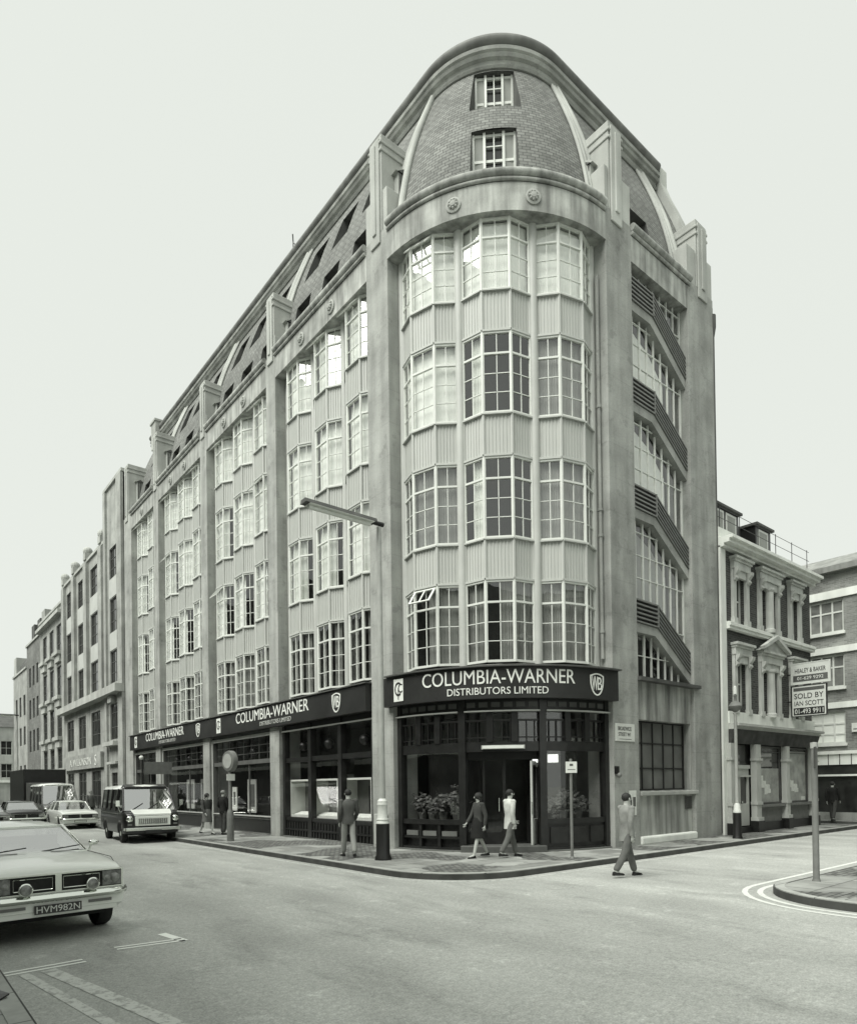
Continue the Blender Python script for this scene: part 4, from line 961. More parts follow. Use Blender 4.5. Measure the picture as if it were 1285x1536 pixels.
# old shop front
sf = MB()
sf.box(BX0+.34, BX1+.1, .002, .42, 3.66, 3.74, TH); sf.box(BX0+.34, BX1+.05, .002, .3, 3.56, 3.66, TH)
for u, wd in ((6.2, .14), (8.0, .17), (10.35, .13), (12.75, .16)):
    sf.box(u-wd, u+wd, .004, .2, .5, 3.1, TH); sf.box(u-wd-.04, u+wd+.04, .003, .26, .5, .62, TH); sf.box(u-wd-.04, u+wd+.04, .003, .25, 2.55, 2.63, TH); sf.box(u-wd-.03, u+wd+.03, .003, .24, 1.05, 1.15, TH)
SFH = sf.build('shopfront', CREAM, H)
m = MB(); m.poly3([TH(BX0+.34, .28, 3.56), TH(BX0+.34, .14, 3.1), TH(BX0+.34, .05, 3.1), TH(BX0+.34, .05, 3.56)], (BX1-BX0-.34, 0, 0)); fb = m.build('fascia', mat('old_fascia_board', .05, .6, .3, noise=(3, .5)), SFH)
m = MB()
for u, wd in ((6.2, .14), (8.0, .17), (10.35, .13), (12.75, .16)): m.box(u-wd-.06, u+wd+.06, .002, .28, .1, .5, TH)
m.box(8.2, 12.6, .0, .1, .1, .42, TH); m.box(6.4, 7.8, .0, .06, .1, .32, TH); m.build('plinth', DTIM, SFH)
m = MB(); m.box(8.16, 10.2, -.1, .02, .42, .95, TH); m.build('stall_riser', GIRON, SFH); m = MB(); m.box(10.5, 12.6, -.1, .02, .42, .95, TH); m.build('stall_riser', GIRON, SFH); m = MB(); m.box(8.1, 12.65, -.1, .16, .95, 1.03, TH); m.build('sill', GIRON, SFH)
for a, b in ((8.17, 10.22), (10.48, 12.58)):
    o = grid_window(TH, a, b, 1.04, 3.08, -.06, 1, [.9], SFH, fm=GTIM, gm=DGL, name='shop_window')
    m = MB(); m.box(a+.1, b-.12, -.052, -.045, 1.08, 2.3 if a < 9 else 2.95, TH); m.build('whitened_glass', mat('whitewashed_glass', .34, .7, .3, noise=(3, .3)), o)
    m = MB()
    for k in range(7):
        rr = random.Random(k+int(a)); u = a+.15+rr.random()*(b-a-.7); z = 1.1+rr.random()*.75; m.box(u, u+.2+rr.random()*.25, -.043+k*.0015, -.042+k*.0015, z, z+.12+rr.random()*.15, TH)
    m.build('bill', PAPER, o)
o = MB(); o.box(6.4, 7.8, -.12, .0, 2.28, 2.4, TH); o.box(6.4, 7.8, -.12, .02, 2.0, 2.06, TH); o.box(6.42, 7.78, -.1, -.04, .35, 1.1, TH); o.box(6.42, 6.55, -.1, -.04, 1.1, 2.0, TH); o.box(7.65, 7.78, -.1, -.04, 1.1, 2.0, TH); o.box(7.05, 7.15, -.1, -.035, .35, 2.0, TH); o.box(6.42, 7.78, -.1, -.05, 2.06, 2.28, TH)
dr = o.build('door', CREAM, SFH); m = MB(); m.box(6.5, 7.7, -.09, -.085, 1.1, 2.0, TH); m.box(6.5, 7.75, -.09, -.085, 2.4, 3.1, TH); m.build('pane', DGL, dr)
m = MB(); m.ball(TH(7.2, 0, 1.15), .03, 8, 6); m.build('handle', CHROME, dr)
m = MB(); m.box(BX0+.35, BX1-.3, -.3, -.121, .1, 3.75, TH); m.build('shop_interior', INT, SFH)
m = MB(); m.box(BX1-.3, BX1-.001, -9, -.001, .1, 3.75, TH); m.build('side_wall', STUC, H)

# estate agents' boards projecting from the house
def board(name, lab, x, y0, y1, z0, z1, rows):
    r_ = thing(name, lab, 'sign', (x, y0, z0)); w_, h = y0-y1, z1-z0
    m = MB(); m.box(-.02, .02, -w_, 0, 0, h); m.build('panel', WHT, r_)
    m = MB(); m.box(-.03, .03, -w_-.04, -w_, -.03, h+.03); m.box(-.03, .03, 0, .04, -.03, h+.03); m.box(-.03, .03, -w_, 0, h, h+.03); m.box(-.03, .03, -w_, 0, -.03, 0); m.build('frame', WHT if 'upper' in lab else DTIM, r_)
    m = MB(); m.tube((0, .03, h*.5), (0, .35, h*.5), .025, n=6) ; m.build('bracket', IRON, r_)
    for kind, a, b, txt, tw in rows:
        if kind == 'band': m = MB(); m.box(-.026, -.0205, -w_+.05, -.05, a*h, b*h); m.build('band', [GTIM, SIGN][txt], r_)
        else:
            mt = DTIM if kind == 'd' else LETT
            text(txt, w_*tw, (b-a)*h, lambda p, q, t, tw=tw, a=a: (-.0265-t, -w_*(1-tw)/2-p, a*h+q), 'lettering', mt, r_, .004, bold=0)
board('agents_board', 'upper white agents board reading HEALEY & BAKER on the brick house', 10.9, -4.36, -5.62, 5.40, 6.12, [('d', .54, .76, 'HEALEY & BAKER', .82), ('band', .1, .42, 0, 0), ('w', .18, .34, '01-629 9292', .7)])
board('agents_board', 'lower sold by agents board with telephone number under the white one', 10.9, -4.36, -5.5, 4.22, 5.30, [('band', .84, .95, 0, 0), ('d', .58, .76, 'SOLD BY', .86), ('d', .34, .50, 'IAN SCOTT', .86), ('band', .03, .27, 1, 0), ('w', .07, .23, '01-493 9911', .84)])

# ================================================================ buildings further up the long street
def street_block(name, label, cat, y0, y1, ztop, rows, cols, gl, wm, pier_n=.18, span=None, coping=.18, gf=None):
    r_ = thing(name, label, cat)
    holes = [(a, b, c, d) for a, b in cols for c, d in rows]+(gf or [])
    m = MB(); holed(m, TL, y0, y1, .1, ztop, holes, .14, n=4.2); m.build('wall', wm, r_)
    m = MB(); m.box(y0, y1, -4, 4.02, .1, ztop-.02, TL); m.build('inner_wall', INT, r_)
    m = MB(); m.box(y0-.01, y1+.01, 3.6, 4.32, ztop, ztop+coping, TL); m.build('coping', CONCL, r_)
    for h in holes:
        if h in (gf or []): grid_window(TL, *h, 4.1, 2, [.35, .75], r_, fm=GTIM, gm=gl, fw_=.06, bar=.04, name='shop_window')
        else: grid_window(TL, *h, 4.1, 3, [.33, .66], r_, fm=GTIM if wm is not PORT else WHT, gm=gl, fw_=.05, bar=.035)
    return r_
# tower bay next door
rows = [(14.75, 16.6), (11.45, 13.5), (8.35, 10.3)]
t = street_block('office_tower_bay', 'tall blank topped concrete bay with a single column of windows next to the corner building', 'building', 26.0, 30.1, 20.35, rows, [(27.5, 29.1)], DGL, CONC, gf=[(27.4, 29.2, 4.9, 7.1), (27.7, 29.0, .3, 2.9)])
for z0, z1 in ((13.55, 14.7), (10.35, 11.4)): m = MB(); m.box(27.5, 29.1, 4.15, 4.225, z0, z1, TL); m.build('spandrel_panel', CREAM, t)
m = MB(); m.box(26.02, 27.0, 4.2, 4.35, .1, 20.3, TL); m.box(29.6, 30.08, 4.2, 4.33, .1, 20.3, TL); m.build('pilaster', CONC, t)
for q in ((26.0, 30.1, 4.2, 4.75, 7.55, 8.0), (27.1, 29.5, 4.2, 4.6, 4.5, 4.75), (27.2, 29.4, 4.2, 4.45, 3.4, 3.55), (27.9, 28.7, 4.2, 4.5, 7.1, 7.5)): m = MB(); m.box(*q, TL); m.build('cornice' if q[0] < 27 else 'sill' if q[4] < 5 else 'keystone', CONCL, t)
# three bay office block
cols = [(31.7, 33.9), (35.6, 37.6), (39.3, 41.3)]
t = street_block('office_block', 'concrete office block with white spandrel panels and three columns of windows', 'building', 30.11, 42.5, 17.3, rows, cols, DGL, CONC, gf=[(a-.1, b+.1, 4.75, 7.0) for a, b in cols]+[(a-.1, b+.1, .6, 3.1) for a, b in cols])
for a, b in cols:
    for z0, z1 in ((13.55, 14.7), (10.35, 11.4)): m = MB(); m.box(a, b, 4.15, 4.225, z0, z1, TL); m.build('spandrel_panel', CREAM, t)
for y in (30.8, 34.75, 38.45, 41.9): m = MB(); m.box(y-.42, y+.42, 4.2, 4.4, 8.0, 17.2, TL); m.build('pilaster', CONC, t)
for y in (30.8, 34.75, 38.45, 41.9):
    m = MB(); m.box(y-.28, y+.28, 3.9, 4.4, 17.48, 17.95, TL); m.ball((-4.15, y, 18.1), .32, 12, 8); m.build('finial', CONCL, t)
m = MB(); m.box(30.11, 42.5, 4.2, 4.75, 7.55, 8.0, TL); m.build('cornice', CONCL, t)
fs = thing('fascia_sign', 'grey fascia sign with white lettering on the three bay office block', 'sign'); m = MB(); m.box(30.8, 41.8, 4.22, 4.4, 3.3, 4.3, TL); m.build('board', CONC, fs)
text('A. WILKINSON', 6.4, .5, lambda a, b, t: (-(4.41+t), 39.6-a, 3.55+b), 'lettering', LETT, fs, bold=0)
text('S', .5, .7, lambda a, b, t: (-(4.41+t), 32.3-a, 3.45+b), 'lettering', LETT, fs, bold=0)
# stepped block with arched windows
cols = [(43.3, 45.1), (46.3, 48.0), (49.2, 50.9)]
t = street_block('stone_block', 'stone fronted block with balconies beyond the office block', 'building', 42.51, 52.3, 16.4, [(12.8, 15.0), (9.3, 11.7), (6.1, 8.4), (3.6, 5.2)], cols, DGL, CONC)
for a, b in cols:
    for z in (12.5, 9.0, 5.8): m = MB(); m.box(a-.15, b+.15, 4.2, 4.55, z, z+.28, TL); m.box(a, b, 4.21, 4.4, z-.55, z-.0, TL); m.build('balcony', CONCL, t)
for z, n in ((15.6, 4.6), (2.9, 5.2)): m = MB(); m.box(42.6, 52.2, 4.2, n, z, z+.27, TL); m.build('cornice', CONCL, t)
m = MB(); m.box(43, 52, 2.8, 3.6, 16.4, 17.2, TL); m.box(50.5, 52, 3.0, 4.1, 16.4, 17.6, TL); m.build('parapet', CONC, t)
m = MB(); m.box(43, 52, 3.7, 4.25, .2, 2.8, TL); m.build('shop_front', DTIM, t)
# mansarded block, far gabled block
cols = [(53.2, 54.2), (55.1, 56.1), (57.0, 58.0)]
t = street_block('gabled_block', 'tall flat fronted block with a dark dormer far up the long street', 'building', 52.31, 59.2, 15.6, [(11.6, 13.4), (8.6, 10.4), (5.5, 7.5), (1, 3.4)], cols, DGL, BRM)
m = MB(); m.poly3([(-4.1, 52.4, 15.7), (-3.2, 52.4, 17.6), (0, 52.4, 17.8), (0, 52.4, 15.7)], (0, 6.7, 0)); m.build('roof', LEAD, t)
for y in (54, 57): m = MB(); m.box(y-.7, y+.7, 2.8, 4.0, 15.8, 17.4, TL); m.build('dormer', LEAD, t)
cols = [(60.2, 61.4), (62.6, 63.8), (65, 66.2)]
t = street_block('stone_block', 'stone block with a rounded roof at the far end of the row', 'building', 59.21, 67.6, 13.7, [(9.3, 11.3), (6.4, 8.2), (1, 4.4)], cols, DGL, CONC)
m = MB(); m.rings([[( -4.1+4*(1-math.cos(a)), y, 13.8+3.0*math.sin(a)) for a in [PI/2*k/6 for k in range(7)]]+[(-.1, y, 13.8)] for y in (59.4, 67.4)]); m.build('roof', LEAD, t)
m = MB(); m.box(64.8, 66.4, 3.2, 4.3, 13.9, 15.6, TL); m.build('dormer', CONCL, t)
# house closing the street
t = thing('terrace_house', 'pale terrace closing the far end of the long street', 'house'); TE = lambda u, n, z: (u, 88-n, z)
hs = [(u, u+1.3, z, z+1.9) for u in (-15, -12, -9, -6, -3) for z in (3.6, 6.6)]
m = MB(); holed(m, TE, -17, -1.0, .1, 10.3, hs, .2); m.build('wall', CONCL, t)
for h in hs: grid_window(TE, *h, -.15, 2, 2, t, gm=DGL, fw_=.07)
m = MB(); m.box(-17, -1, -6, -.25, .1, 10.2, TE); m.build('inner_wall', INT, t); m = MB(); m.poly3([(-17.2, 87.8, 10.3), (-17.2, 91, 12.2), (-17.2, 95, 10.3)], (16.4, 0, 0)); m.build('roof', LEAD, t); m = MB(); m.box(-17, -1, 0, .35, 3.0, 3.3, TE); m.build('cornice', STUC, t)
for u in (-15, -8):
    m = MB(); m.box(u, u+1.2, -5, -3, 10.5, 13.6, TE); m.build('chimney', BRM, t)

# brick building closing the side street, facing the camera
C_ = thing('brick_building', 'brick building with white window bands across the end of the side street', 'building')
TC = lambda u, n, z: (17-n, -u, z)       # u grows to the right in the photograph
wc = [(2.66, 4.06, 8.3, 9.72), (2.66, 4.06, 5.9, 7.32), (2.66, 4.06, 3.45, 4.85), (5.2, 6.6, 8.3, 9.72), (5.2, 6.6, 5.9, 7.32), (5.2, 6.6, 3.45, 4.85), (.3, 1.7, 8.3, 9.72), (.3, 1.7, 5.9, 7.32)]
m = MB(); holed(m, TC, -4, 9, 3.1, 10.9, wc, .2); m.build('wall', brick('pale_stock_brick', .2, .3, .32, .225, .076, .009, noise=.3), C_)
for k, h in enumerate(wc): grid_window(TC, *h, -.12, 3, [.62] if k != 2 else [.3, .62], C_, gm=BLIND if k == 2 else (mat('curtained_pane', .2, .15, .5, noise=(2, .4))), fw_=.07, bar=.07)
m = MB()
for z0, z1 in ((9.78, 10.12), (7.38, 7.66), (4.98, 5.24)): m.box(-4, 9, .003, .08, z0, z1, TC)
for h in wc: m.box(h[0]-.08, h[1]+.08, .003, .12, h[2]-.12, h[2], TC)
m.build('white_band', STUC, C_)
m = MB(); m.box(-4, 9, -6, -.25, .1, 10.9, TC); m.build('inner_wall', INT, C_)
m = MB(); m.box(-4, 9, -1, .3, 10.9, 11.15, TC); m.poly3([(17.2, 4, 11.15), (19.5, 4, 12.3), (22, 4, 11.15)], (0, -13, 0)); m.build('roof', mat('slate_roof', .24, .7, .3, noise=(2, .2), streak=(4, .2)), C_)
m = MB(); m.box(-4, 9, -.1, .1, 2.98, 3.12, TC); m.box(-4, 9, -.1, .12, 2.02, 2.1, TC); m.box(2.5, 9, -.1, .02, 2.52, 2.98, TC)
sfc = m.build('shopfront', STUC, C_); m = MB()
for k in range(6): m.box(2.9+k*.45, 2.93+k*.45, .02, .03, 2.52, 2.98, TC)
m.build('glazing_bars', DTIM, sfc); m = MB(); m.box(-4, 9, -.15, -.05, .45, 2.5, TC); m.build('shop_glass', DGL, sfc); m = MB(); m.box(-4, 9, -.15, .0, .12, .45, TC); m.build('stall_riser', CONC, sfc)
sg = thing('small_sign', 'small white plate on the brick wall at the right edge', 'sign', (16.95, -4.32, 3.9)); m = MB(); m.box(-.04, 0, -.35, 0, 0, .38); m.build('plate', WHT, sg); m = MB(); m.box(-.045, -.041, -.28, -.06, .1, .14); m.build('print', GTIM, sg)

# the rest of the junction, outside the frame: it shades the street and shows in the glass
t = thing('brick_terrace', 'brick terrace on the far pavement of the long street', 'building'); TW = lambda u, n, z: (-17.2+n, u, z)
hs = [(u, u+1.2, z, z+1.9) for u in range(-28, 108, 3) for z in (4.4, 7.6, 10.4)]
m = MB(); holed(m, TW, -30, 112, .1, 13.0, hs, .2); m.build('wall', BRM, t)
m = MB(); m.box(-30, 112, -6, -.18, .1, 12.9, TW); m.build('glazing', DGL, t); m = MB(); m.box(-30, 112, .01, .15, .4, 3.2, TW); m.build('shop_front', DTIM, t)
m = MB(); m.box(-30, 112, -.2, .2, 3.3, 3.6, TW); m.build('cornice', STUC, t)
t = thing('brick_terrace', 'brick building on the opposite corner of the side street', 'building'); TS = lambda u, n, z: (u, -12.6+n, z)
hs = [(u, u+1.3, z, z+1.9) for u in range(1, 28, 3) for z in (4.0, 7.0)]
m = MB(); holed(m, TS, 0, 30, .1, 9.6, hs, .2); m.build('wall', BRM, t)
m = MB(); m.box(0, 30, -8, -.18, .1, 9.5, TS); m.build('glazing', DGL, t)
m = MB()
for z in (3.5, 6.4, 9.3): m.box(0, 30, .0, .1, z, z+.2, TS)
for h in hs: m.box(h[0]+.6, h[0]+.7, -.15, -.08, h[2], h[3], TS); m.box(h[0], h[1], -.15, -.08, h[2]+.9, h[2]+1.0, TS)
m.build('string_course', STUC, t)

# ================================================================ street furniture
def lamp_column(loc, label, arm=2.0, grp='tall street lamps with long fluorescent arms'):
    r_ = thing('street_lamp', label, 'street lamp', loc, 0, grp)
    m = MB(); m.lathe([(.2, 0), (.2, .06), (.165, .12), (.16, .85)], 14); m.build('base', IRON, r_, smooth=True)
    m = MB(); m.lathe([(.155, .85), (.155, .88), (.13, .91), (.145, .95), (.12, .99), (.115, 1.27), (.13, 1.30), (.115, 1.34), (.12, 1.38), (.075, 1.44)], 16); m.build('white_collar', WHT, r_, smooth=True)
    m = MB(); m.lathe([(.072, 1.4), (.055, 7.6), (.05, 7.85)], 12); m.build('column', LIRON, r_, smooth=True)
    m = MB(); m.tube((.12, 0, 7.93), (-.16, 0, 7.93), .055, .05, 10); m.build('bracket', IRON, r_, smooth=True)
    m = MB(); prof = [(-.13, -.02), (-.09, .07), (.09, .07), (.13, -.02)]
    m.rings([[(x, y, 7.93+z-.0) for y, z in prof] for x in (-.12, -arm)]); m.build('canopy', LEAD, r_)
    m = MB(); m.box(-arm+.1, -.2, -.125, .125, 7.895, 7.908); m.tube((-arm+.12, 0, 7.86), (-.25, 0, 7.86), .05, n=10); m.build('lamp_tube', LETT, r_)
    return r_
lamp_column((-6.01, -1.99, .12), 'tall pale street lamp with black and white base in front of the corner pier')
lamp_column((-6.5, 48.5, .12), 'tall street lamp far up the long street, small in the distance')
# gas style lamp on the side street
r_ = thing('street_lamp', 'slim lantern street lamp with black and white base in front of the brick house', 'street lamp', (4.95, -5.1, .12))
m = MB(); m.lathe([(.15, 0), (.14, .06), (.125, .1), (.12, .78)], 14); m.build('base', IRON, r_, smooth=True)
m = MB(); m.lathe([(.115, .78), (.12, .83), (.1, .87), (.095, 1.0), (.05, 1.08)], 14); m.build('white_collar', WHT, r_, smooth=True)
m = MB(); m.lathe([(.055, 1.05), (.045, 3.75), (.07, 3.8), (.03, 3.85)], 12); m.build('column', LIRON, r_, smooth=True)
m = MB(); m.lathe([(.06, 3.85), (.18, 3.95), (.2, 4.02), (.11, 4.15), (.001, 4.2)], 12); m.lathe([(.05, 4.18), (.04, 4.3), (.06, 4.34), (.001, 4.4)], 10); m.build('lantern', GIRON, r_, smooth=True)
m = MB(); m.lathe([(.06, 4.38), (.05, 4.6), (.001, 4.65)], 10); m.build('finial', WHT, r_, smooth=True)
# parking plate on a thin post by the corner shop
r_ = thing('sign_post', 'thin post with a small white parking plate in front of the corner shop window', 'sign', (-2.78, -4.97, .12), R(-8))
m = MB(); m.lathe([(.06, 0), (.055, .03), (.035, .05), (.033, 2.3), (.001, 2.31)], 12); m.build('post', GIRON, r_, smooth=True)
r_.rotation_euler = (0, 0, R(-39)); m = MB(); m.box(-.13, .13, -.055, -.037, 1.98, 2.24); p = m.build('plate', WHT, r_)
m = MB(); m.box(-.04, .04, -.058, -.0555, 2.14, 2.19); m.box(-.09, .09, -.058, -.0555, 2.05, 2.065); m.build('print', GTIM, p)
# round sign on the thick based post up the street
r_ = thing('sign_post', 'round traffic sign on a thick footed post beside the standing man', 'sign', (-6.29, 6.19, .12))
m = MB(); m.lathe([(.115, 0), (.11, .9), (.09, .98), (.05, 1.06), (.045, 2.9)], 14); m.build('post', GIRON, r_, smooth=True)
m = MB(); m.lathe([(.001, -.09), (.22, -.09), (.33, -.075), (.345, -.03), (.345, .09), (.3, .11), (.001, .11)], 24, (0, 0, 2.62), axis='y'); o = m.build('sign_drum', GIRON, r_, smooth=True); 
for o_ in (o,): o_.rotation_euler = (0, 0, R(-80))
m = MB(); m.lathe([(.001, -.1), (.24, -.1), (.24, -.091), (.001, -.091)], 24, (0, 0, 2.62), axis='y'); m.build('sign_face', LIRON, o)
m = MB(); m.box(-.14, .14, -.08, -.06, 1.98, 2.2); m.build('plate', WHT, r_)
# direction sign board on an arm
r_ = thing('direction_sign', 'grey flag shaped sign board on a post behind the van', 'sign', (-6.0, 16.6, .12))
m = MB(); m.lathe([(.05, 0), (.04, 3.1)], 10); m.build('post', DTIM, r_, smooth=True)
m = MB(); m.box(.06, 1.3, -.02, .02, 2.42, 2.98); m.build('board', GIRON, r_)
m = MB(); m.ball((-.05, 0, 3.16), .1); m.build('lamp', WHT, r_, smooth=True)
# plain post on the island
r_ = thing('sign_post', 'plain grey post with an edge-on sign plate on the pavement corner at the right', 'sign', (-2.73, -10.16, .12))
m = MB(); m.lathe([(.07, 0), (.06, .03), (.052, .05), (.05, 2.32)], 14); m.build('post', GIRON, r_, smooth=True)
m = MB(); m.lathe([(.06, 2.28), (.06, 2.38), (.001, 2.39)], 14); m.build('cap', LIRON, r_, smooth=True)
m = MB(); m.obox((-.05, -.02), (-.27, -.13), .02, 1.95, 2.3); m.build('plate', LEAD, r_)
# flagstones set in the pavement, litter
m = MB(); m.quad([(-5.25, -4.55, .124), (-4.75, -5.0, .124), (-4.1, -4.7, .124), (-4.6, -4.3, .124)]); c = m.build('pavement_slab', CONCL); struct(c)
m = MB(); m.poly3([(-14.47, -7.9, .125), (-14.42, -7.84, .14), (-14.35, -8.05, .13), (-14.3, -8.25, .15), (-14.38, -8.3, .125), (-14.44, -8.1, .13)], (0, 0, .015)); tag(m.build('fallen_leaf', DTIM), 'dark dead leaf on the pavement in the bottom left corner', 'leaf')

# ================================================================ vehicles
def wheel(root, x, y, r_=.3, wd=.16, side=1, name='wheel'):
    w_ = MB(); w_.lathe([(r_*.62, -wd/2), (r_*.93, -wd/2), (r_, -wd/2+.03), (r_, wd/2-.03), (r_*.93, wd/2), (r_*.62, wd/2)], 24, axis='x'); o = w_.build('wheel', RUB, root, smooth=True, loc=(x, y, r_))
    h = MB(); s_ = side; h.lathe([(r_*.62, s_*wd*.32), (r_*.6, s_*wd*.5), (r_*.5, s_*wd*.3), (r_*.3, s_*wd*.34), (r_*.26, s_*wd*.5), (.001, s_*wd*.52)], 20, axis='x'); h.build('hub_cap', CHROME, o, smooth=True)
def car(label, loc, rz, paint, grp, L_=4.1, W_=.82, det=False, hz=0.0, estate=False):
    root = thing('parked_car', label, 'car', loc, rz, grp); r_ = .29; wy = (.78, L_-.85)
    def zs(y):
        if y < .12: return .74+hz+(y/.12)**.5*.07
        if y < 1.15: return .81+hz+.08*math.sin(PI/2*(y-.12)/1.03)
        if y < L_-.5: return .89+hz
        return .89+hz-.09*((y-(L_-.5))/.5)**2
    def hw(y): return W_*(1-.05*max(0, 1-y/.5)**2-.06*max(0, 1-(L_-y)/.5)**2)
    def zl(y):
        z = .20+(.09+hz*1.1)*max(0, 1-y/.6)+.1*max(0, 1-(L_-y)/.7)
        for w_ in wy:
            d = abs(y-w_)
            if d < .37: z = max(z, r_+(.05 if det else -.02)+math.sqrt(.37**2-d*d))
        return z
    ys = sorted({0, .02, .05, .1, .16, *[i*.06 for i in range(4, int(L_/.06)+1)], *[w_+s_*.369 for w_ in wy for s_ in (-1, 1)], *[w_+s_*.371 for w_ in wy for s_ in (-1, 1)], L_-.03, L_})
    rs = []
    for y in ys:
        w_, z, s_ = hw(y), zl(y), zs(y); tb = min(1, (y+.0)/.08) if y < .08 else 1; zb = z
        P = [(0, zb), (w_*.8, zb), (w_*.97, zb), (w_, max(.46, zb+.02)), (w_*1.0, max(.60, zb+.04)), (w_*.985, .74+hz*.6), (w_*.955, s_-.035), (w_*.91, s_-.008), (w_*.82, s_+.004), (w_*.45, s_+.03), (0, s_+.036)]
        rs.append([(x, y, zz) for x, zz in P]+[(-x, y, zz) for x, zz in P[-2:0:-1]])
    b = MB(); b.rings(rs); body = b.build('body', paint, root, smooth=True, auto=50)
    m = MB(); m.box(-W_*.8, W_*.8, .3, L_-.3, .24, .6); m.build('underside', RUB, root)
    for w_ in wy:
        for s_ in (-1, 1): wheel(root, s_*(W_-(.085 if det else .12)), w_, r_, .17, s_)
    bz, rz_ = .89+hz, 1.30+(.05 if det else 0); y1, y2, y3, y4 = 1.22, 1.82, (L_-.9 if not estate else L_-.45), (L_-.62 if not estate else L_-.15); bx, rx = W_*.86, W_*.68
    rs = []
    for y, d in ((y2-.02, -.015), (y2+.12, .03), ((y2+y3)/2, .05), (y3-.12, .03), (y3, -.015)):
        rs.append([(-rx, y, rz_-.02+d*.3), (-rx*.8, y, rz_+d*.8), (0, y, rz_+.01+d), (rx*.8, y, rz_+d*.8), (rx, y, rz_-.02+d*.3), (rx*.9, y, rz_-.05), (-rx*.9, y, rz_-.05)])
    b = MB(); b.rings(rs); b.build('roof', paint, root, smooth=True, auto=50)
    for s_ in (-1, 1):
        for a_, b_, c_, d_ in (((s_*bx, y1, bz-.02), (s_*rx, y2, rz_-.01), .026, .024), ((s_*bx, y4, bz-.02), (s_*rx, y3, rz_-.01), .045, .04), ((s_*bx*1.01, (y2+y3)/2+.1, bz-.02), (s_*rx*1.01, (y2+y3)/2+.1, rz_-.01), .024, .02)):
            pl = MB(); pl.tube(a_, b_, c_, d_, 8); pl.build('pillar', paint, root, smooth=True)
    m = MB(); m.quad([(-bx, y1, bz), (bx, y1, bz), (rx, y2, rz_-.02), (-rx, y2, rz_-.02)]); ws = m.build('windscreen', CARG, root)
    m = MB(); m.path([(-bx, y1-.01, bz+.01), (bx, y1-.01, bz+.01), (rx, y2-.01, rz_-.01), (-rx, y2-.01, rz_-.01), (-bx, y1-.01, bz+.01)], .012, 6); m.build('screen_trim', CHROME, ws)
    m = MB(); m.quad([(-bx, y4, bz), (bx, y4, bz), (rx, y3, rz_-.02), (-rx, y3, rz_-.02)]); m.build('rear_window', CARG, root)
    for s_ in (-1, 1): m = MB(); m.quad([(s_*bx, y1, bz), (s_*bx, y4, bz), (s_*rx, y3, rz_-.02), (s_*rx, y2, rz_-.02)]); m.build('side_window', CARG, root)
    m = MB(); m.box(-W_*.8, W_*.8, y1+.1, y4-.1, bz-.06, bz-.02)
    for s_ in (-1, 1):
        m.box(s_*.36-.23, s_*.36+.23, 2.15, 2.3, bz-.05, bz+.2)
    m.box(-.6, .6, 3.0, 3.12, bz-.05, bz+.15); m.tube((.34, 1.72, bz), (.34, 1.7, bz+.02), .18, .18, 16); m.build('interior', DTIM, root)
    # front: grille band, lamps, bumper, plate
    gz0, gz1 = .53+hz, (.73 if det else .70)+hz
    m = MB(); m.box(-W_*.91, W_*.91, -.012, .03, gz0, gz1); gr = m.build('grille', RUB, root)
    m = MB()
    for k in range(0 if det else 5): z = gz0+.02+k*(gz1-gz0-.04)/4; m.box(-W_*.55, W_*.55, -.02, -.013, z-.004, z+.004)
    if not det: m.build('grille_bars', LEAD, gr)
    else:
        for s_ in (-1, 1): m = MB(); m.path([(s_*.06, -.016, gz0+.03), (s_*W_*.58, -.016, gz0+.03), (s_*W_*.58, -.016, gz1-.03), (s_*.06, -.016, gz1-.03), (s_*.06, -.016, gz0+.03)], .006, 6); m.build('grille_frame', CHROME, gr)
    m = MB(); m.box(-W_*.93, W_*.93, -.03, .02, gz1, gz1+.018); m.box(-W_*.93, W_*.93, -.03, .02, gz0-.016, gz0)
    for s_ in (-1, 1): m.box(s_*W_*.915-.012, s_*W_*.915+.012, -.03, .02, gz0, gz1)
    m.box(-.035, .035, -.04, .01, gz0, gz1); m.build('grille_trim', CHROME, gr)
    for s_ in (-1, 1):
        c = (s_*W_*.76, 0, (gz0+gz1)/2); hh = (gz1-gz0)/2-.008
        m = MB(); m.box(c[0]-.115, c[0]+.115, -.028, -.01, c[2]-hh, c[2]+hh); hl_ = m.build('headlight', mat('lamp_reflector', .16, .25, .6, noise=(20, .5)), root, bevel=.006)
        m = MB(); m.ball((c[0]+s_*.035, -.02, c[2]), .062, 16, 9, (1, .4, 1)); m.ball((c[0]-s_*.06, -.02, c[2]), .045, 14, 8, (1, .4, 1)); m.build('lens', mat('lamp_lens', .22, .08, .8, noise=(14, .6)), hl_, smooth=True)
        if det:
            m = MB(); m.lathe([(.001, .05), (.06, .04), (.078, .0), (.08, -.03), (.07, -.035)], 20, (s_*W_*.45, -.085, gz0+.055), axis='y'); sl_ = m.build('spot_lamp', CHROME, root, smooth=True)
            m = MB(); m.ball((s_*W_*.45, -.115, gz0+.055), .07, 16, 8, (1, .22, 1)); m.build('lens', MATS['lamp_lens'], sl_, smooth=True)
    for y, d, nm in ((-.07, -1, 'front'), (L_+.05, 1, 'rear')):
        rs = []
        for t in [k/12 for k in range(13)]:
            x = -W_*1.02+2*W_*1.02*t; e_ = max(0, abs(2*t-1)-.8)/.2; yy = y-d*.16*e_**2
            hb = hz*.75; rs.append([(x, yy+.0, .44+hb), (x, yy+d*.03, .46+hb), (x, yy+d*.045, .485+hb), (x, yy+d*.03, .51+hb), (x, yy, .53+hb), (x, yy-d*.03, .51+hb), (x, yy-d*.03, .46+hb)])
        m = MB(); m.rings(rs); m.build('bumper', CHROME, root, smooth=True, auto=60)
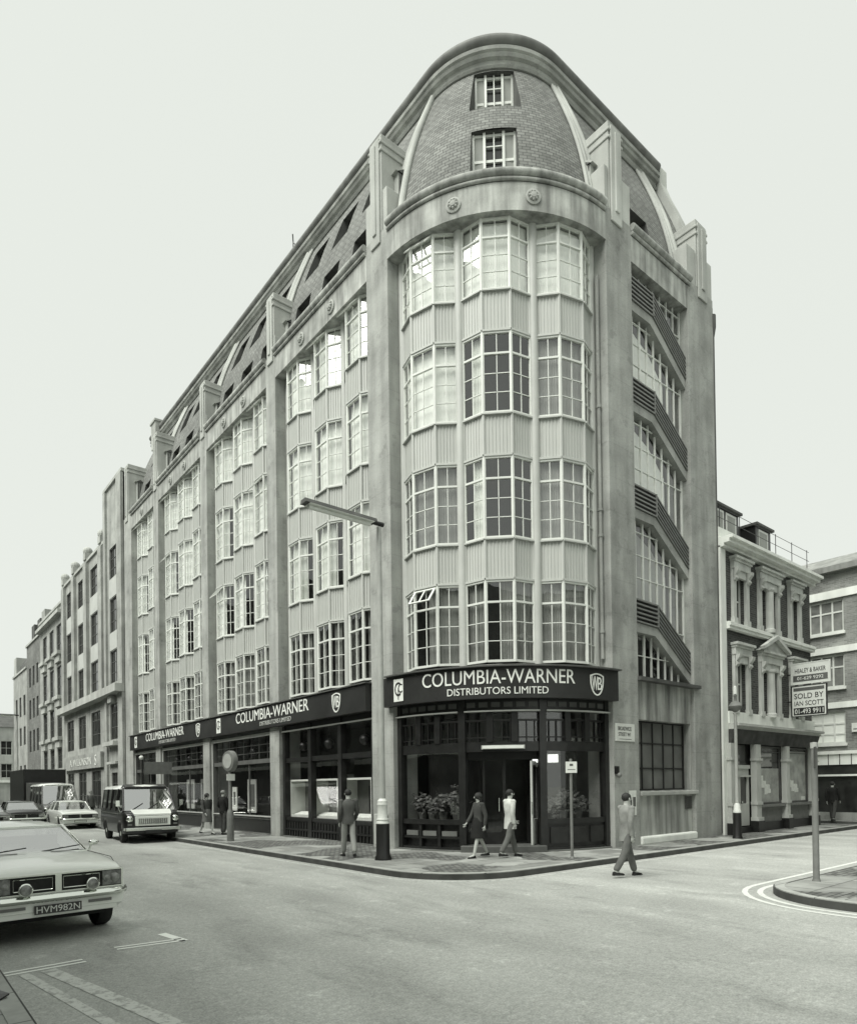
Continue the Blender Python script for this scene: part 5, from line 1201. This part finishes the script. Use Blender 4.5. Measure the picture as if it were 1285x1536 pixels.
    m = MB(); m.box(-.26, .26, -.035, -.02, .33+hz*.4, .435+hz*.4); pt = m.build('number_plate', mat('plate_black', .05, .4, .4), root)
    if det:
        text('HVM982N', .48, .078, lambda a, b, t: (-.24+a, -.036-t, .345+hz*.4+b), 'lettering', LETT, pt, .003, bold=0)
        # wipers, bonnet crease, vents, mirror
        m = MB()
        for x in (-.55, .12): m.path([(x, y1-.03, bz+.02), (x+.3, y1+.06, bz+.065)], .008, 6); m.path([(x+.02, y1+.01, bz+.03), (x+.52, y1+.075, bz+.085)], .009, 6)
        m.build('wiper', DTIM, root)
        m = MB()
        for s_ in (-1, 1): m.box(s_*.42-.22, s_*.42+.22, 1.0, 1.03, .925+hz, .931+hz)
        m.build('air_vent', DTIM, root)
        m = MB()
        for s_ in (-1, 1):
            m.path([(s_*W_*.9, .02, .80), (s_*W_*.88, .3, .868+hz), (s_*W_*.85, 1.15, .90+hz)], .004, 4)
        m.build('bonnet_gap', RUB, root)
        for s_ in (1, -1):
            mr = MB(); mr.tube((s_*W_*.9, 1.2, .90+hz), (s_*(W_*.9+.02), 1.17, .985+hz), .012); mr.ball((s_*(W_*.9+.045), 1.15, 1.01+hz), .062, 14, 9, (1.15, .5, .62)); mr.build('wing_mirror', CHROME, root, smooth=True)
        m = MB(); m.box(-.70, .70, 0.02, .05, .33, .42); m.build('valance', paint, root, bevel=.01)
        m = MB(); m.box(.35, .62, -.02, 0.005, .44, .475); m.box(-.62, -.35, -.02, .005, .44, .475); m.build('indicator', mat('amber_lens', .18, .2, .5), root)
    else:
        m = MB(); m.box(-.24, .24, -.038, -.034, .345, .42); m.build('plate_face', LETT, pt)
    return root
car('white saloon car with number plate HVM 982N parked in the left foreground', (-13.46, -5.62, 0), R(5), CARW, None, det=True, hz=.10)
car('white saloon parked behind the dark van on the long street', (-7.8, 20.2, 0), R(-1), CARW, 'cars along the long street', L_=4.3)
car('dark saloon car with white number plate facing the camera far up the street', (-9.6, 23.0, 0), R(0), CARD, 'cars along the long street')
car('dark car at the left edge partly cut off by the picture', (-11.4, 20.5, 0), R(0), CARM, 'cars along the long street')

def van(label, loc, rz, low, nose, top, W_=.93, L_=4.4, Ht=2.02, grp='vans on the long street'):
    root = thing('panel_van', label, 'van', loc, rz, grp); r_ = .33; wy = (.78, L_-.95)
    def zl(y):
        z = .34
        for w_ in wy:
            d = abs(y-w_)
            if d < .42: z = max(z, r_-.02+math.sqrt(.42**2-d*d))
        return z
    belt = 1.12; ys = sorted({0, .03, .08, .2, .36, *[i*.08 for i in range(5, int(L_/.08))], *[w_+s_*.419 for w_ in wy for s_ in (-1, 1)], L_-.06, L_}); rs = []
    def ztop(y): return .93+.10*min(1, y/.1)**.5+.09*max(0, min(1, (y-.1)/.4))
    for y in ys:
        w_ = W_*(1-.10*max(0, 1-y/.3)**2); z = zl(y); s_ = ztop(y)
        P = [(0, z), (w_*.97, z), (w_, max(.5, z+.03)), (w_*1.0, max(.8, z+.05)), (w_*.98, s_-.06), (w_*.93, s_), (w_*.5, s_+.02), (0, s_+.02)]
        rs.append([(x, y, q) for x, q in P]+[(-x, y, q) for x, q in P[-2:0:-1]])
    m = MB(); m.rings(rs); m.build('body', low, root, smooth=True, auto=45)
    # upper body: side profile with raked windscreen, tumblehome to the roof
    def sec(y, zt, wt): return [(-W_*.97, y, belt-.02), (-wt, y, zt-.12), (-wt*.93, y, zt-.03), (-wt*.6, y, zt), (wt*.6, y, zt), (wt*.93, y, zt-.03), (wt, y, zt-.12), (W_*.97, y, belt-.02)]
    pl = MB()
    for s_ in (-1, 1):
        pl.tube((s_*W_*.93, .42, belt-.03), (s_*.76, 1.0, Ht-.12), .04, .035, 8)
        for y in (1.45, 2.5, 3.4): pl.tube((s_*W_*.955, y, belt-.03), (s_*.795, y, Ht-.14), .05, .04, 6)
        pl.poly3([(s_*W_*.975, L_-.12, belt-.03), (s_*.80, L_-.12, Ht-.1), (s_*.80, L_, Ht-.1), (s_*W_*.975, L_, belt-.03)], (-s_*.04, 0, 0))
        pl.poly3([(s_*W_*.99, .95, belt-.05), (s_*W_*.99, L_, belt-.05), (s_*W_*.955, L_, belt+.05), (s_*W_*.955, .95, belt+.05)], (-s_*.03, 0, 0))
    pl.box(-.8, .8, L_-.04, L_, belt, Ht-.15); pl.build('window_pillar', low, root)
    m = MB(); m.rings([[(-.72, .98, Ht-.16), (-.6, .96, Ht-.08), (0, .95, Ht-.06), (.6, .96, Ht-.08), (.72, .98, Ht-.16), (0, .98, Ht-.17)], [(-.79, 1.12, Ht-.15), (-.68, 1.1, Ht-.04), (0, 1.1, Ht-.0), (.68, 1.1, Ht-.04), (.79, 1.12, Ht-.15), (0, 1.12, Ht-.16)], [(-.83, 2.2, Ht-.15), (-.72, 2.2, Ht-.02), (0, 2.2, Ht+.03), (.72, 2.2, Ht-.02), (.83, 2.2, Ht-.15), (0, 2.2, Ht-.16)], [(-.83, L_, Ht-.15), (-.72, L_, Ht-.05), (0, L_, Ht-.02), (.72, L_, Ht-.05), (.83, L_, Ht-.15), (0, L_, Ht-.16)]]); m.build('roof', top, root, smooth=True, auto=50)
    m = MB(); m.quad([(-W_*.9, .42, belt), (W_*.9, .42, belt), (.76, .97, Ht-.14), (-.76, .97, Ht-.14)]); wsn = m.build('windscreen', CARG, root)
    m = MB(); m.path([(-.1, .40, belt+.02), (.3, .58, belt+.25)], .012, 6); m.path([(-.6, .40, belt+.02), (-.2, .58, belt+.25)], .012, 6); m.build('wiper', DTIM, wsn)
    for s_ in (-1, 1): m = MB(); m.quad([(s_*W_*.95, .5, belt+.03), (s_*W_*.95, L_-.1, belt+.03), (s_*.80, L_-.1, Ht-.14), (s_*.78, 1.0, Ht-.14)]); m.build('side_window', CARG, root)
    m = MB(); m.box(-W_*.85, W_*.85, .5, L_-.1, belt-.06, belt-.03)
    for y in (1.25, 2.2, 3.2): m.box(-.75, -.1, y, y+.12, belt-.05, belt+.32); m.box(.1, .75, y, y+.12, belt-.05, belt+.32)
    m.build('interior', DTIM, root)
    if low is CARD: m = MB(); m.rings([[(-.74, .955, Ht-.17), (.74, .955, Ht-.17), (.66, .93, Ht-.07), (-.66, .93, Ht-.07)], [(-.80, 1.3, Ht-.13), (.80, 1.3, Ht-.13), (.70, 1.3, Ht+.025), (-.70, 1.3, Ht+.025)]]); m.build('roof_visor', low, root, bevel=.02)
    # bonnet panel and grille
    m = MB(); m.rings([[(-.60, .0, 1.005), (.60, .0, 1.005), (.60, .0, .94), (-.60, .0, .94)], [(-.63, .06, 1.045), (.63, .06, 1.045), (.6, .0, .94), (-.6, .0, .94)], [(-.66, .40, 1.155), (.66, .40, 1.155), (.6, .3, 1.0), (-.6, .3, 1.0)]]); m.build('bonnet', nose, root)
    m = MB(); m.box(-.58, .58, -.03, .01, .60, .93); gs = m.build('grille_surround', nose, root, bevel=.02); m = MB(); m.box(-.48, .48, -.04, -.031, .66, .85); gg = m.build('grille', GIRON, gs)
    m = MB()
    for k in range(16): x = -.465+k*.062; m.box(x-.012, x+.012, -.05, -.041, .665, .845)
    m.build('grille_bars', CHROME, gg)
    for s_ in (-1, 1):
        m = MB(); m.lathe([(.001, -.06), (.07, -.055), (.10, -.03), (.115, .0), (.115, .05)], 20, (s_*.745, -.005, .84), axis='y'); hl_ = m.build('headlight', CHROME, root, smooth=True)
        m = MB(); m.ball((s_*.745, -.035, .84), .085, 16, 8, (1, .35, 1)); m.build('lens', mat('lamp_lens', .22, .08, .8, noise=(14, .6)), hl_, smooth=True)
        m = MB(); m.box(s_*.745-.07, s_*.745+.07, -.02, .01, .62, .68); m.build('indicator', mat('amber_lens', .18, .2, .5), root)
        for w_ in wy: wheel(root, s_*(W_-.13), w_, r_, .18, s_)
        m = MB(); m.path([(s_*W_, .55, 1.05), (s_*(W_+.12), .4, 1.3)], .01, 6); m.box(s_*(W_+.12)-.06, s_*(W_+.12)+.06, .37, .4, 1.28, 1.48); m.build('wing_mirror', CHROME, root) if low is CARD else None
    m = MB(); m.box(-W_*.98, W_*.98, -.14, -.06, .44, .55); m.box(-W_*.98, -W_*.98+.05, -.14, .2, .44, .55); m.box(W_*.98-.05, W_*.98, -.14, .2, .44, .55); m.build('bumper', CHROME, root, bevel=.02)
    m = MB(); m.box(-.26, .26, -.16, -.142, .34, .44); pt = m.build('number_plate', DTIM, root)
    m = MB(); m.box(-W_*.8, W_*.8, .2, L_-.2, .28, .7); m.build('underside', RUB, root)
    m = MB()
    for s_ in (-1, 1): m.box(s_*W_*1.0-.008, s_*W_*1.0+.012, .75, L_-.05, 1.0, 1.03)
    m.build('side_trim', CHROME, root)
    return root
van('dark minibus with white bonnet and pale roof parked at the kerb outside the shops', (-7.85, 9.1, 0), R(-4), CARD, CARW, CARW)
van('pale delivery van behind the white saloon', (-7.6, 25.4, 0), R(0), CARM, CARM, CARW, Ht=2.25)
# lorry
t = thing('box_lorry', 'big dark box lorry standing behind the pale delivery van', 'lorry', (-7.35, 30.3, 0), R(0))
m = MB(); m.box(-1.05, 1.25, 1.9, 7.5, .95, 3.15); m.build('box_body', DTIM, t, bevel=.03); m = MB(); m.box(-1.07, 1.27, 1.88, 7.52, .9, .97); m.box(-1.07, 1.27, 1.88, 7.52, 3.13, 3.18); m.build('body_trim', LEAD, t)
m = MB(); m.rings([[(-.95, y, .6), (.95, y, .6), (.95, y, zt), (-.95, y, zt)] for y, zt in ((0, 1.3), (.15, 1.5), (.4, 2.3), (1.75, 2.35))]); m.build('cab', GTIM, t)
m = MB(); m.box(-.85, .85, .1, .3, 1.5, 2.2); m.build('windscreen', DGL, t)
for s_ in (-1, 1):
    for y in (.7, 6): wheel(t, s_*.85, y, .42, .25, s_)

# ================================================================ people
def skin(name, V, E_, rad, m, parent, sub=2, root=0):
    me = bpy.data.meshes.new(name); me.from_pydata([tuple(v) for v in V], E_, []); o = bpy.data.objects.new(name, me); COL.objects.link(o); o.parent = parent
    md = o.modifiers.new('skin', 'SKIN'); md.use_smooth_shade = True; md.branch_smoothing = .6
    if not me.skin_vertices: return o
    for i, r_ in enumerate(rad):
        d = me.skin_vertices[0].data[i]; d.radius = r_ if isinstance(r_, tuple) else (r_, r_); d.use_root = (i == root)
    ss = o.modifiers.new('sub', 'SUBSURF'); ss.levels = sub; ss.render_levels = sub
    dg = bpy.context.evaluated_depsgraph_get(); dg.update()
    me2 = bpy.data.meshes.new_from_object(o.evaluated_get(dg)); o.modifiers.clear(); o.data = me2; me2.name = name; me2.materials.clear(); me2.materials.append(m)
    for p in me2.polygons: p.use_smooth = True
    return o
def person(label, loc, rz, h, jacket, trou, hair, stride=.0, arm=(10, -10), elbow=(20, 20), skirt=False, long_hair=False, head_turn=0, lean=0, coat=0, group=None):
    P = thing('person', label, 'person', loc, rz, group); k = h/1.75
    J = {}
    def rotx(v, a): return Vector((v.x, v.y*math.cos(a)-v.z*math.sin(a), v.y*math.sin(a)+v.z*math.cos(a)))
    J['pel'] = Vector((0, 0, .97)); J['wa'] = Vector((0, .0, 1.10)); J['ch'] = Vector((0, .01-lean*.1, 1.30)); J['nb'] = Vector((0, .015-lean*.25, 1.47)); J['nk'] = Vector((0, -.005-lean*.35, 1.53)); J['hd'] = Vector((0, -.02-lean*.45, 1.62)); J['tp'] = Vector((0, -.01-lean*.5, 1.70))
    for s_, sg, nm in ((1, 1, 'l'), (-1, -1, 'r')):
        a = stride*s_; J['hip'+nm] = Vector((.095*sg, 0, .93)); kb = max(0, -a)*.9
        J['kn'+nm] = J['hip'+nm]+rotx(Vector((0.0, 0, -.43)), -a); J['an'+nm] = J['kn'+nm]+rotx(Vector((0, 0, -.42)), -(a-kb-.05*abs(stride)))
        J['to'+nm] = J['an'+nm]+Vector((.02*sg, -.15, -.045)); J['he'+nm] = J['an'+nm]+Vector((0, .04, -.05))
        J['sh'+nm] = Vector((.185*sg, .01-lean*.2, 1.42)); aa = R(arm[0 if s_ > 0 else 1]); el = R(elbow[0 if s_ > 0 else 1])
        J['el'+nm] = J['sh'+nm]+rotx(Vector((.05*sg, 0, -.29)), -aa); J['wr'+nm] = J['el'+nm]+rotx(Vector((-.02*sg, 0, -.25)), -(aa+el))
        J['pm'+nm] = J['wr'+nm]+rotx(Vector((0, 0, -.08)), -(aa+el))
    low = min(J['anl'].z, J['anr'].z)-.075
    for q in J: J[q] = (J[q]-Vector((0, 0, low)))*k
    names = ['pel', 'wa', 'ch', 'nb', 'nk', 'hd', 'tp', 'hipl', 'knl', 'anl', 'tol', 'hipr', 'knr', 'anr', 'tor', 'shl', 'ell', 'wrl', 'pml', 'shr', 'elr', 'wrr', 'pmr']
    rad = {'pel': (.14, .10), 'wa': (.125, .09), 'ch': (.145, .10), 'nb': (.07, .065), 'nk': .055, 'hd': (.076, .095), 'tp': (.06, .07), 'hipl': .085, 'hipr': .085, 'knl': .056, 'knr': .056, 'anl': .038, 'anr': .038, 'tol': .03, 'tor': .03,
           'shl': .052, 'shr': .052, 'ell': .038, 'elr': .038, 'wrl': .026, 'wrr': .026, 'pml': (.035, .018), 'pmr': (.035, .018)}
    ed = [('pel', 'wa'), ('wa', 'ch'), ('ch', 'nb'), ('nb', 'nk'), ('nk', 'hd'), ('hd', 'tp'), ('pel', 'hipl'), ('hipl', 'knl'), ('knl', 'anl'), ('anl', 'tol'), ('pel', 'hipr'), ('hipr', 'knr'), ('knr', 'anr'), ('anr', 'tor'), ('ch', 'shl'), ('shl', 'ell'), ('ell', 'wrl'), ('wrl', 'pml'), ('ch', 'shr'), ('shr', 'elr'), ('elr', 'wrr'), ('wrr', 'pmr')]
    V = [J[n] for n in names]; Rr = [tuple(k*c for c in rad[n]) if isinstance(rad[n], tuple) else rad[n]*k for n in names]; E_ = [(names.index(a), names.index(b)) for a, b in ed]
    for nm, sg in (('l', 1), ('r', -1)):     # five fingers from each palm
        pm = J['pm'+nm]; d = (pm-J['wr'+nm]).normalized(); pi = names.index('pm'+nm)
        for q in range(5):
            off = Vector((0, (-.03+.02*q)*k, 0)) if q < 4 else Vector((0, -.045*k, .035*k)); ln = (.06, .075, .07, .05, .04)[q]*k
            a = len(V); V.append(pm+off+d*.02*k); Rr.append(.010*k); V.append(pm+off*1.15+d*ln+Vector((-sg*.015*k, -.012*k, 0))); Rr.append(.007*k); E_ += [(pi, a), (a, a+1)]
    b = skin('body', V, E_, Rr, SKIN, P)
    # face: nose, brow and ears as small shapes on the head, joined into the body mesh stays one surface by overlap
    hd = J['hd']
    m = MB(); m.ball((hd.x, hd.y+.022*k, hd.z+.035*k), .098*k, 16, 10, (.90, 1.04, .95)) if not long_hair else (m.ball((hd.x, hd.y+.025*k, hd.z+.025*k), .108*k, 16, 10, (.95, 1.02, 1.0)), m.ball((hd.x, hd.y+.06*k, hd.z-.08*k), .085*k, 14, 9, (1, .7, 1.1)))
    m.build('hair', hair, P, smooth=True)
    m = MB(); m.ball((hd.x, hd.y-.10*k, hd.z-.005*k), .016*k, 8, 6, (.8, 1.1, 1.5))
    for s_ in (-1, 1): m.ball((hd.x+s_*.083*k, hd.y+.005*k, hd.z), .022*k, 8, 6, (.4, .8, 1.3))
    m.build('nose_and_ears', SKIN, P, smooth=True)
    m = MB()
    for s_ in (-1, 1): m.ball((hd.x+s_*.032*k, hd.y-.088*k, hd.z+.018*k), .011*k, 8, 6, (1.3, .6, .7))
    m.box(hd.x-.022*k, hd.x+.022*k, hd.y-.096*k, hd.y-.085*k, hd.z-.052*k, hd.z-.045*k); m.build('eyes_and_mouth', DTIM, P)
    def sub(nm, order, edges, radii, mt):
        return skin(nm, [J[n] if isinstance(n, str) else n for n in order], edges, [tuple(c*k for c in r_) if isinstance(r_, tuple) else r_*k for r_ in radii], mt, P)
    hem = J['pel']-Vector((0, 0, (.10+coat)*k))
    jm = MB(); rs = []
    for c, rx, ry in ((hem, .17+coat*.12, .125+coat*.1), (J['pel'], .168, .125), (J['wa'], .145, .11), (J['wa'].lerp(J['ch'], .6), .165, .12), (J['ch']+Vector((0, 0, .05*k)), .195, .122), (J['nb']-Vector((0, 0, .045*k)), .17, .10), (J['nb']-Vector((0, 0, .01*k)), .10, .08), (J['nb']+Vector((0, 0, .03*k)), .062, .062)):
        rs.append([(c.x+rx*k*math.copysign(abs(math.cos(q))**.8, math.cos(q)), c.y+ry*k*math.sin(q), c.z) for q in [2*PI*i/20 for i in range(20)]])
    jm.rings(rs)
    for nm in 'lr':
        pts = [(J['sh'+nm]+Vector((0, 0, .01*k)), .062), (J['sh'+nm].lerp(J['el'+nm], .3), .066), (J['el'+nm], .055), (J['el'+nm].lerp(J['wr'+nm], .5), .05), (J['wr'+nm], .043)]; rr = []
        for i, (c, r_) in enumerate(pts):
            d = (pts[min(i+1, 4)][0]-pts[max(i-1, 0)][0]).normalized(); u = d.orthogonal().normalized() if i == 0 else (u-d*u.dot(d)).normalized(); v = d.cross(u)
            rr.append([tuple(c+(u*math.cos(q)+v*math.sin(q))*r_*k) for q in [2*PI*t/12 for t in range(12)]])
        jm.ball(tuple(pts[0][0]), .066*k, 12, 8); jm.rings(rr)
    jm.build('jacket', jacket, P, smooth=True, auto=70)
    if skirt:
        m = MB(); c = J['pel']; m.lathe([(.13*k, c.z+.12*k), (.17*k, c.z), (.22*k, c.z-.42*k), (.2*k, c.z-.42*k), (.1*k, c.z-.1*k)], 18, (c.x, c.y, 0)); m.build('skirt', trou, P, smooth=True)
    else:
        sub('trousers', ['pel', 'hipl', 'knl', J['anl']+Vector((0, 0, .0)), 'hipr', 'knr', J['anr']], [(0, 1), (1, 2), (2, 3), (0, 4), (4, 5), (5, 6)], [(.115, .09), .098, .078, .07, .098, .078, .07], trou)
    for nm in 'lr':
        a, t = J['an'+nm], J['to'+nm]; m = MB(); f = Vector((t.x-a.x, t.y-a.y, 0)).normalized(); n_ = Vector((-f.y, f.x, 0)); rs = []
        for q, w_, hh in ((-.055, .025, .05), (-.04, .038, .075), (.03, .04, .085), (.10, .045, .055), (.165, .04, .04), (.195, .02, .025)):
            c = Vector((a.x, a.y, 0))+f*q*k; zb = a.z-.075*k; rs.append([tuple(c+n_*w_*k*x_+Vector((0, 0, zb+hh*k*z_))) for x_, z_ in ((-1, 0), (1, 0), (1, .5), (.6, 1), (-.6, 1), (-1, .5))])
        m.rings(rs); m.build('shoe', SHOE, P, smooth=True)
    return P
JG = mat('grey_suit_cloth', .10, .9, .2, noise=(6, .15)); JD = mat('dark_jacket_cloth', .02, .9, .2, noise=(6, .2)); TP = mat('pale_trouser_cloth', .30, .9, .2, noise=(6, .12)); TD = mat('dark_trouser_cloth', .06, .9, .2, noise=(6, .2))
JL = mat('light_coat_cloth', .55, .9, .2, noise=(5, .2)); TM = mat('mid_trouser_cloth', .13, .9, .2, noise=(6, .2))
# local -y is forwards; rz turns it
person('man in a grey jacket and pale trousers walking away past the shop window', (-6.2, -.80, .12), R(160), 1.70, JG, TP, HAIRD, stride=.22, arm=(-8, 6), elbow=(35, 40))
person('man in a dark jacket standing, back to the street, at the shop window', (-5.25, 9.3, .12), R(110), 1.68, JD, TD, HAIRG, stride=.05, arm=(-2, 4), elbow=(45, 15))
person('woman in a dark coat walking on the pavement left of the man at the window', (-5.6, 10.0, .12), R(10), 1.60, TD, TM, HAIRD, stride=.3, arm=(-18, 15), skirt=True, long_hair=True, coat=.15)
person('person in a light coat stepping past the open corner doorway', (-3.55, -3.75, .12), R(75), 1.66, JL, TM, HAIRD, stride=.28, arm=(18, -15), elbow=(25, 30), coat=.12)
person('woman in dark clothes and heeled shoes passing left of the corner doorway', (-4.15, -3.3, .12), R(-105), 1.58, TD, JD, HAIRD, stride=.25, arm=(-15, 18), skirt=True, long_hair=True)
person('person in a grey coat crossing the side street in front of the concrete pier', (-3.75, -7.1, 0), R(70), 1.70, mat('mid_coat_cloth', .25, .9, .2, noise=(5, .25)), TM, HAIRD, stride=.30, arm=(15, -15), elbow=(25, 25), coat=.1)
person('dark figure on the far pavement by the brick building shop front', (16.0, -3.85, .12), R(90), 1.70, JD, TD, HAIRD, stride=.2, arm=(-12, 12))
person('second dark figure beside the brick house at the far corner', (15.4, -2.9, 0), R(60), 1.66, JG, TD, HAIRD, stride=.25, arm=(12, -12))
person('man with fair hair standing beyond the dark van near the shop entrance', (-6.4, 24.5, .12), R(20), 1.74, TM, TD, HAIRG, stride=.1, arm=(5, 10))
person('person in dark clothes on the far left pavement of the long street', (-5.9, 33, .12), R(0), 1.7, JD, TD, HAIRD, stride=.2, arm=(10, -10))
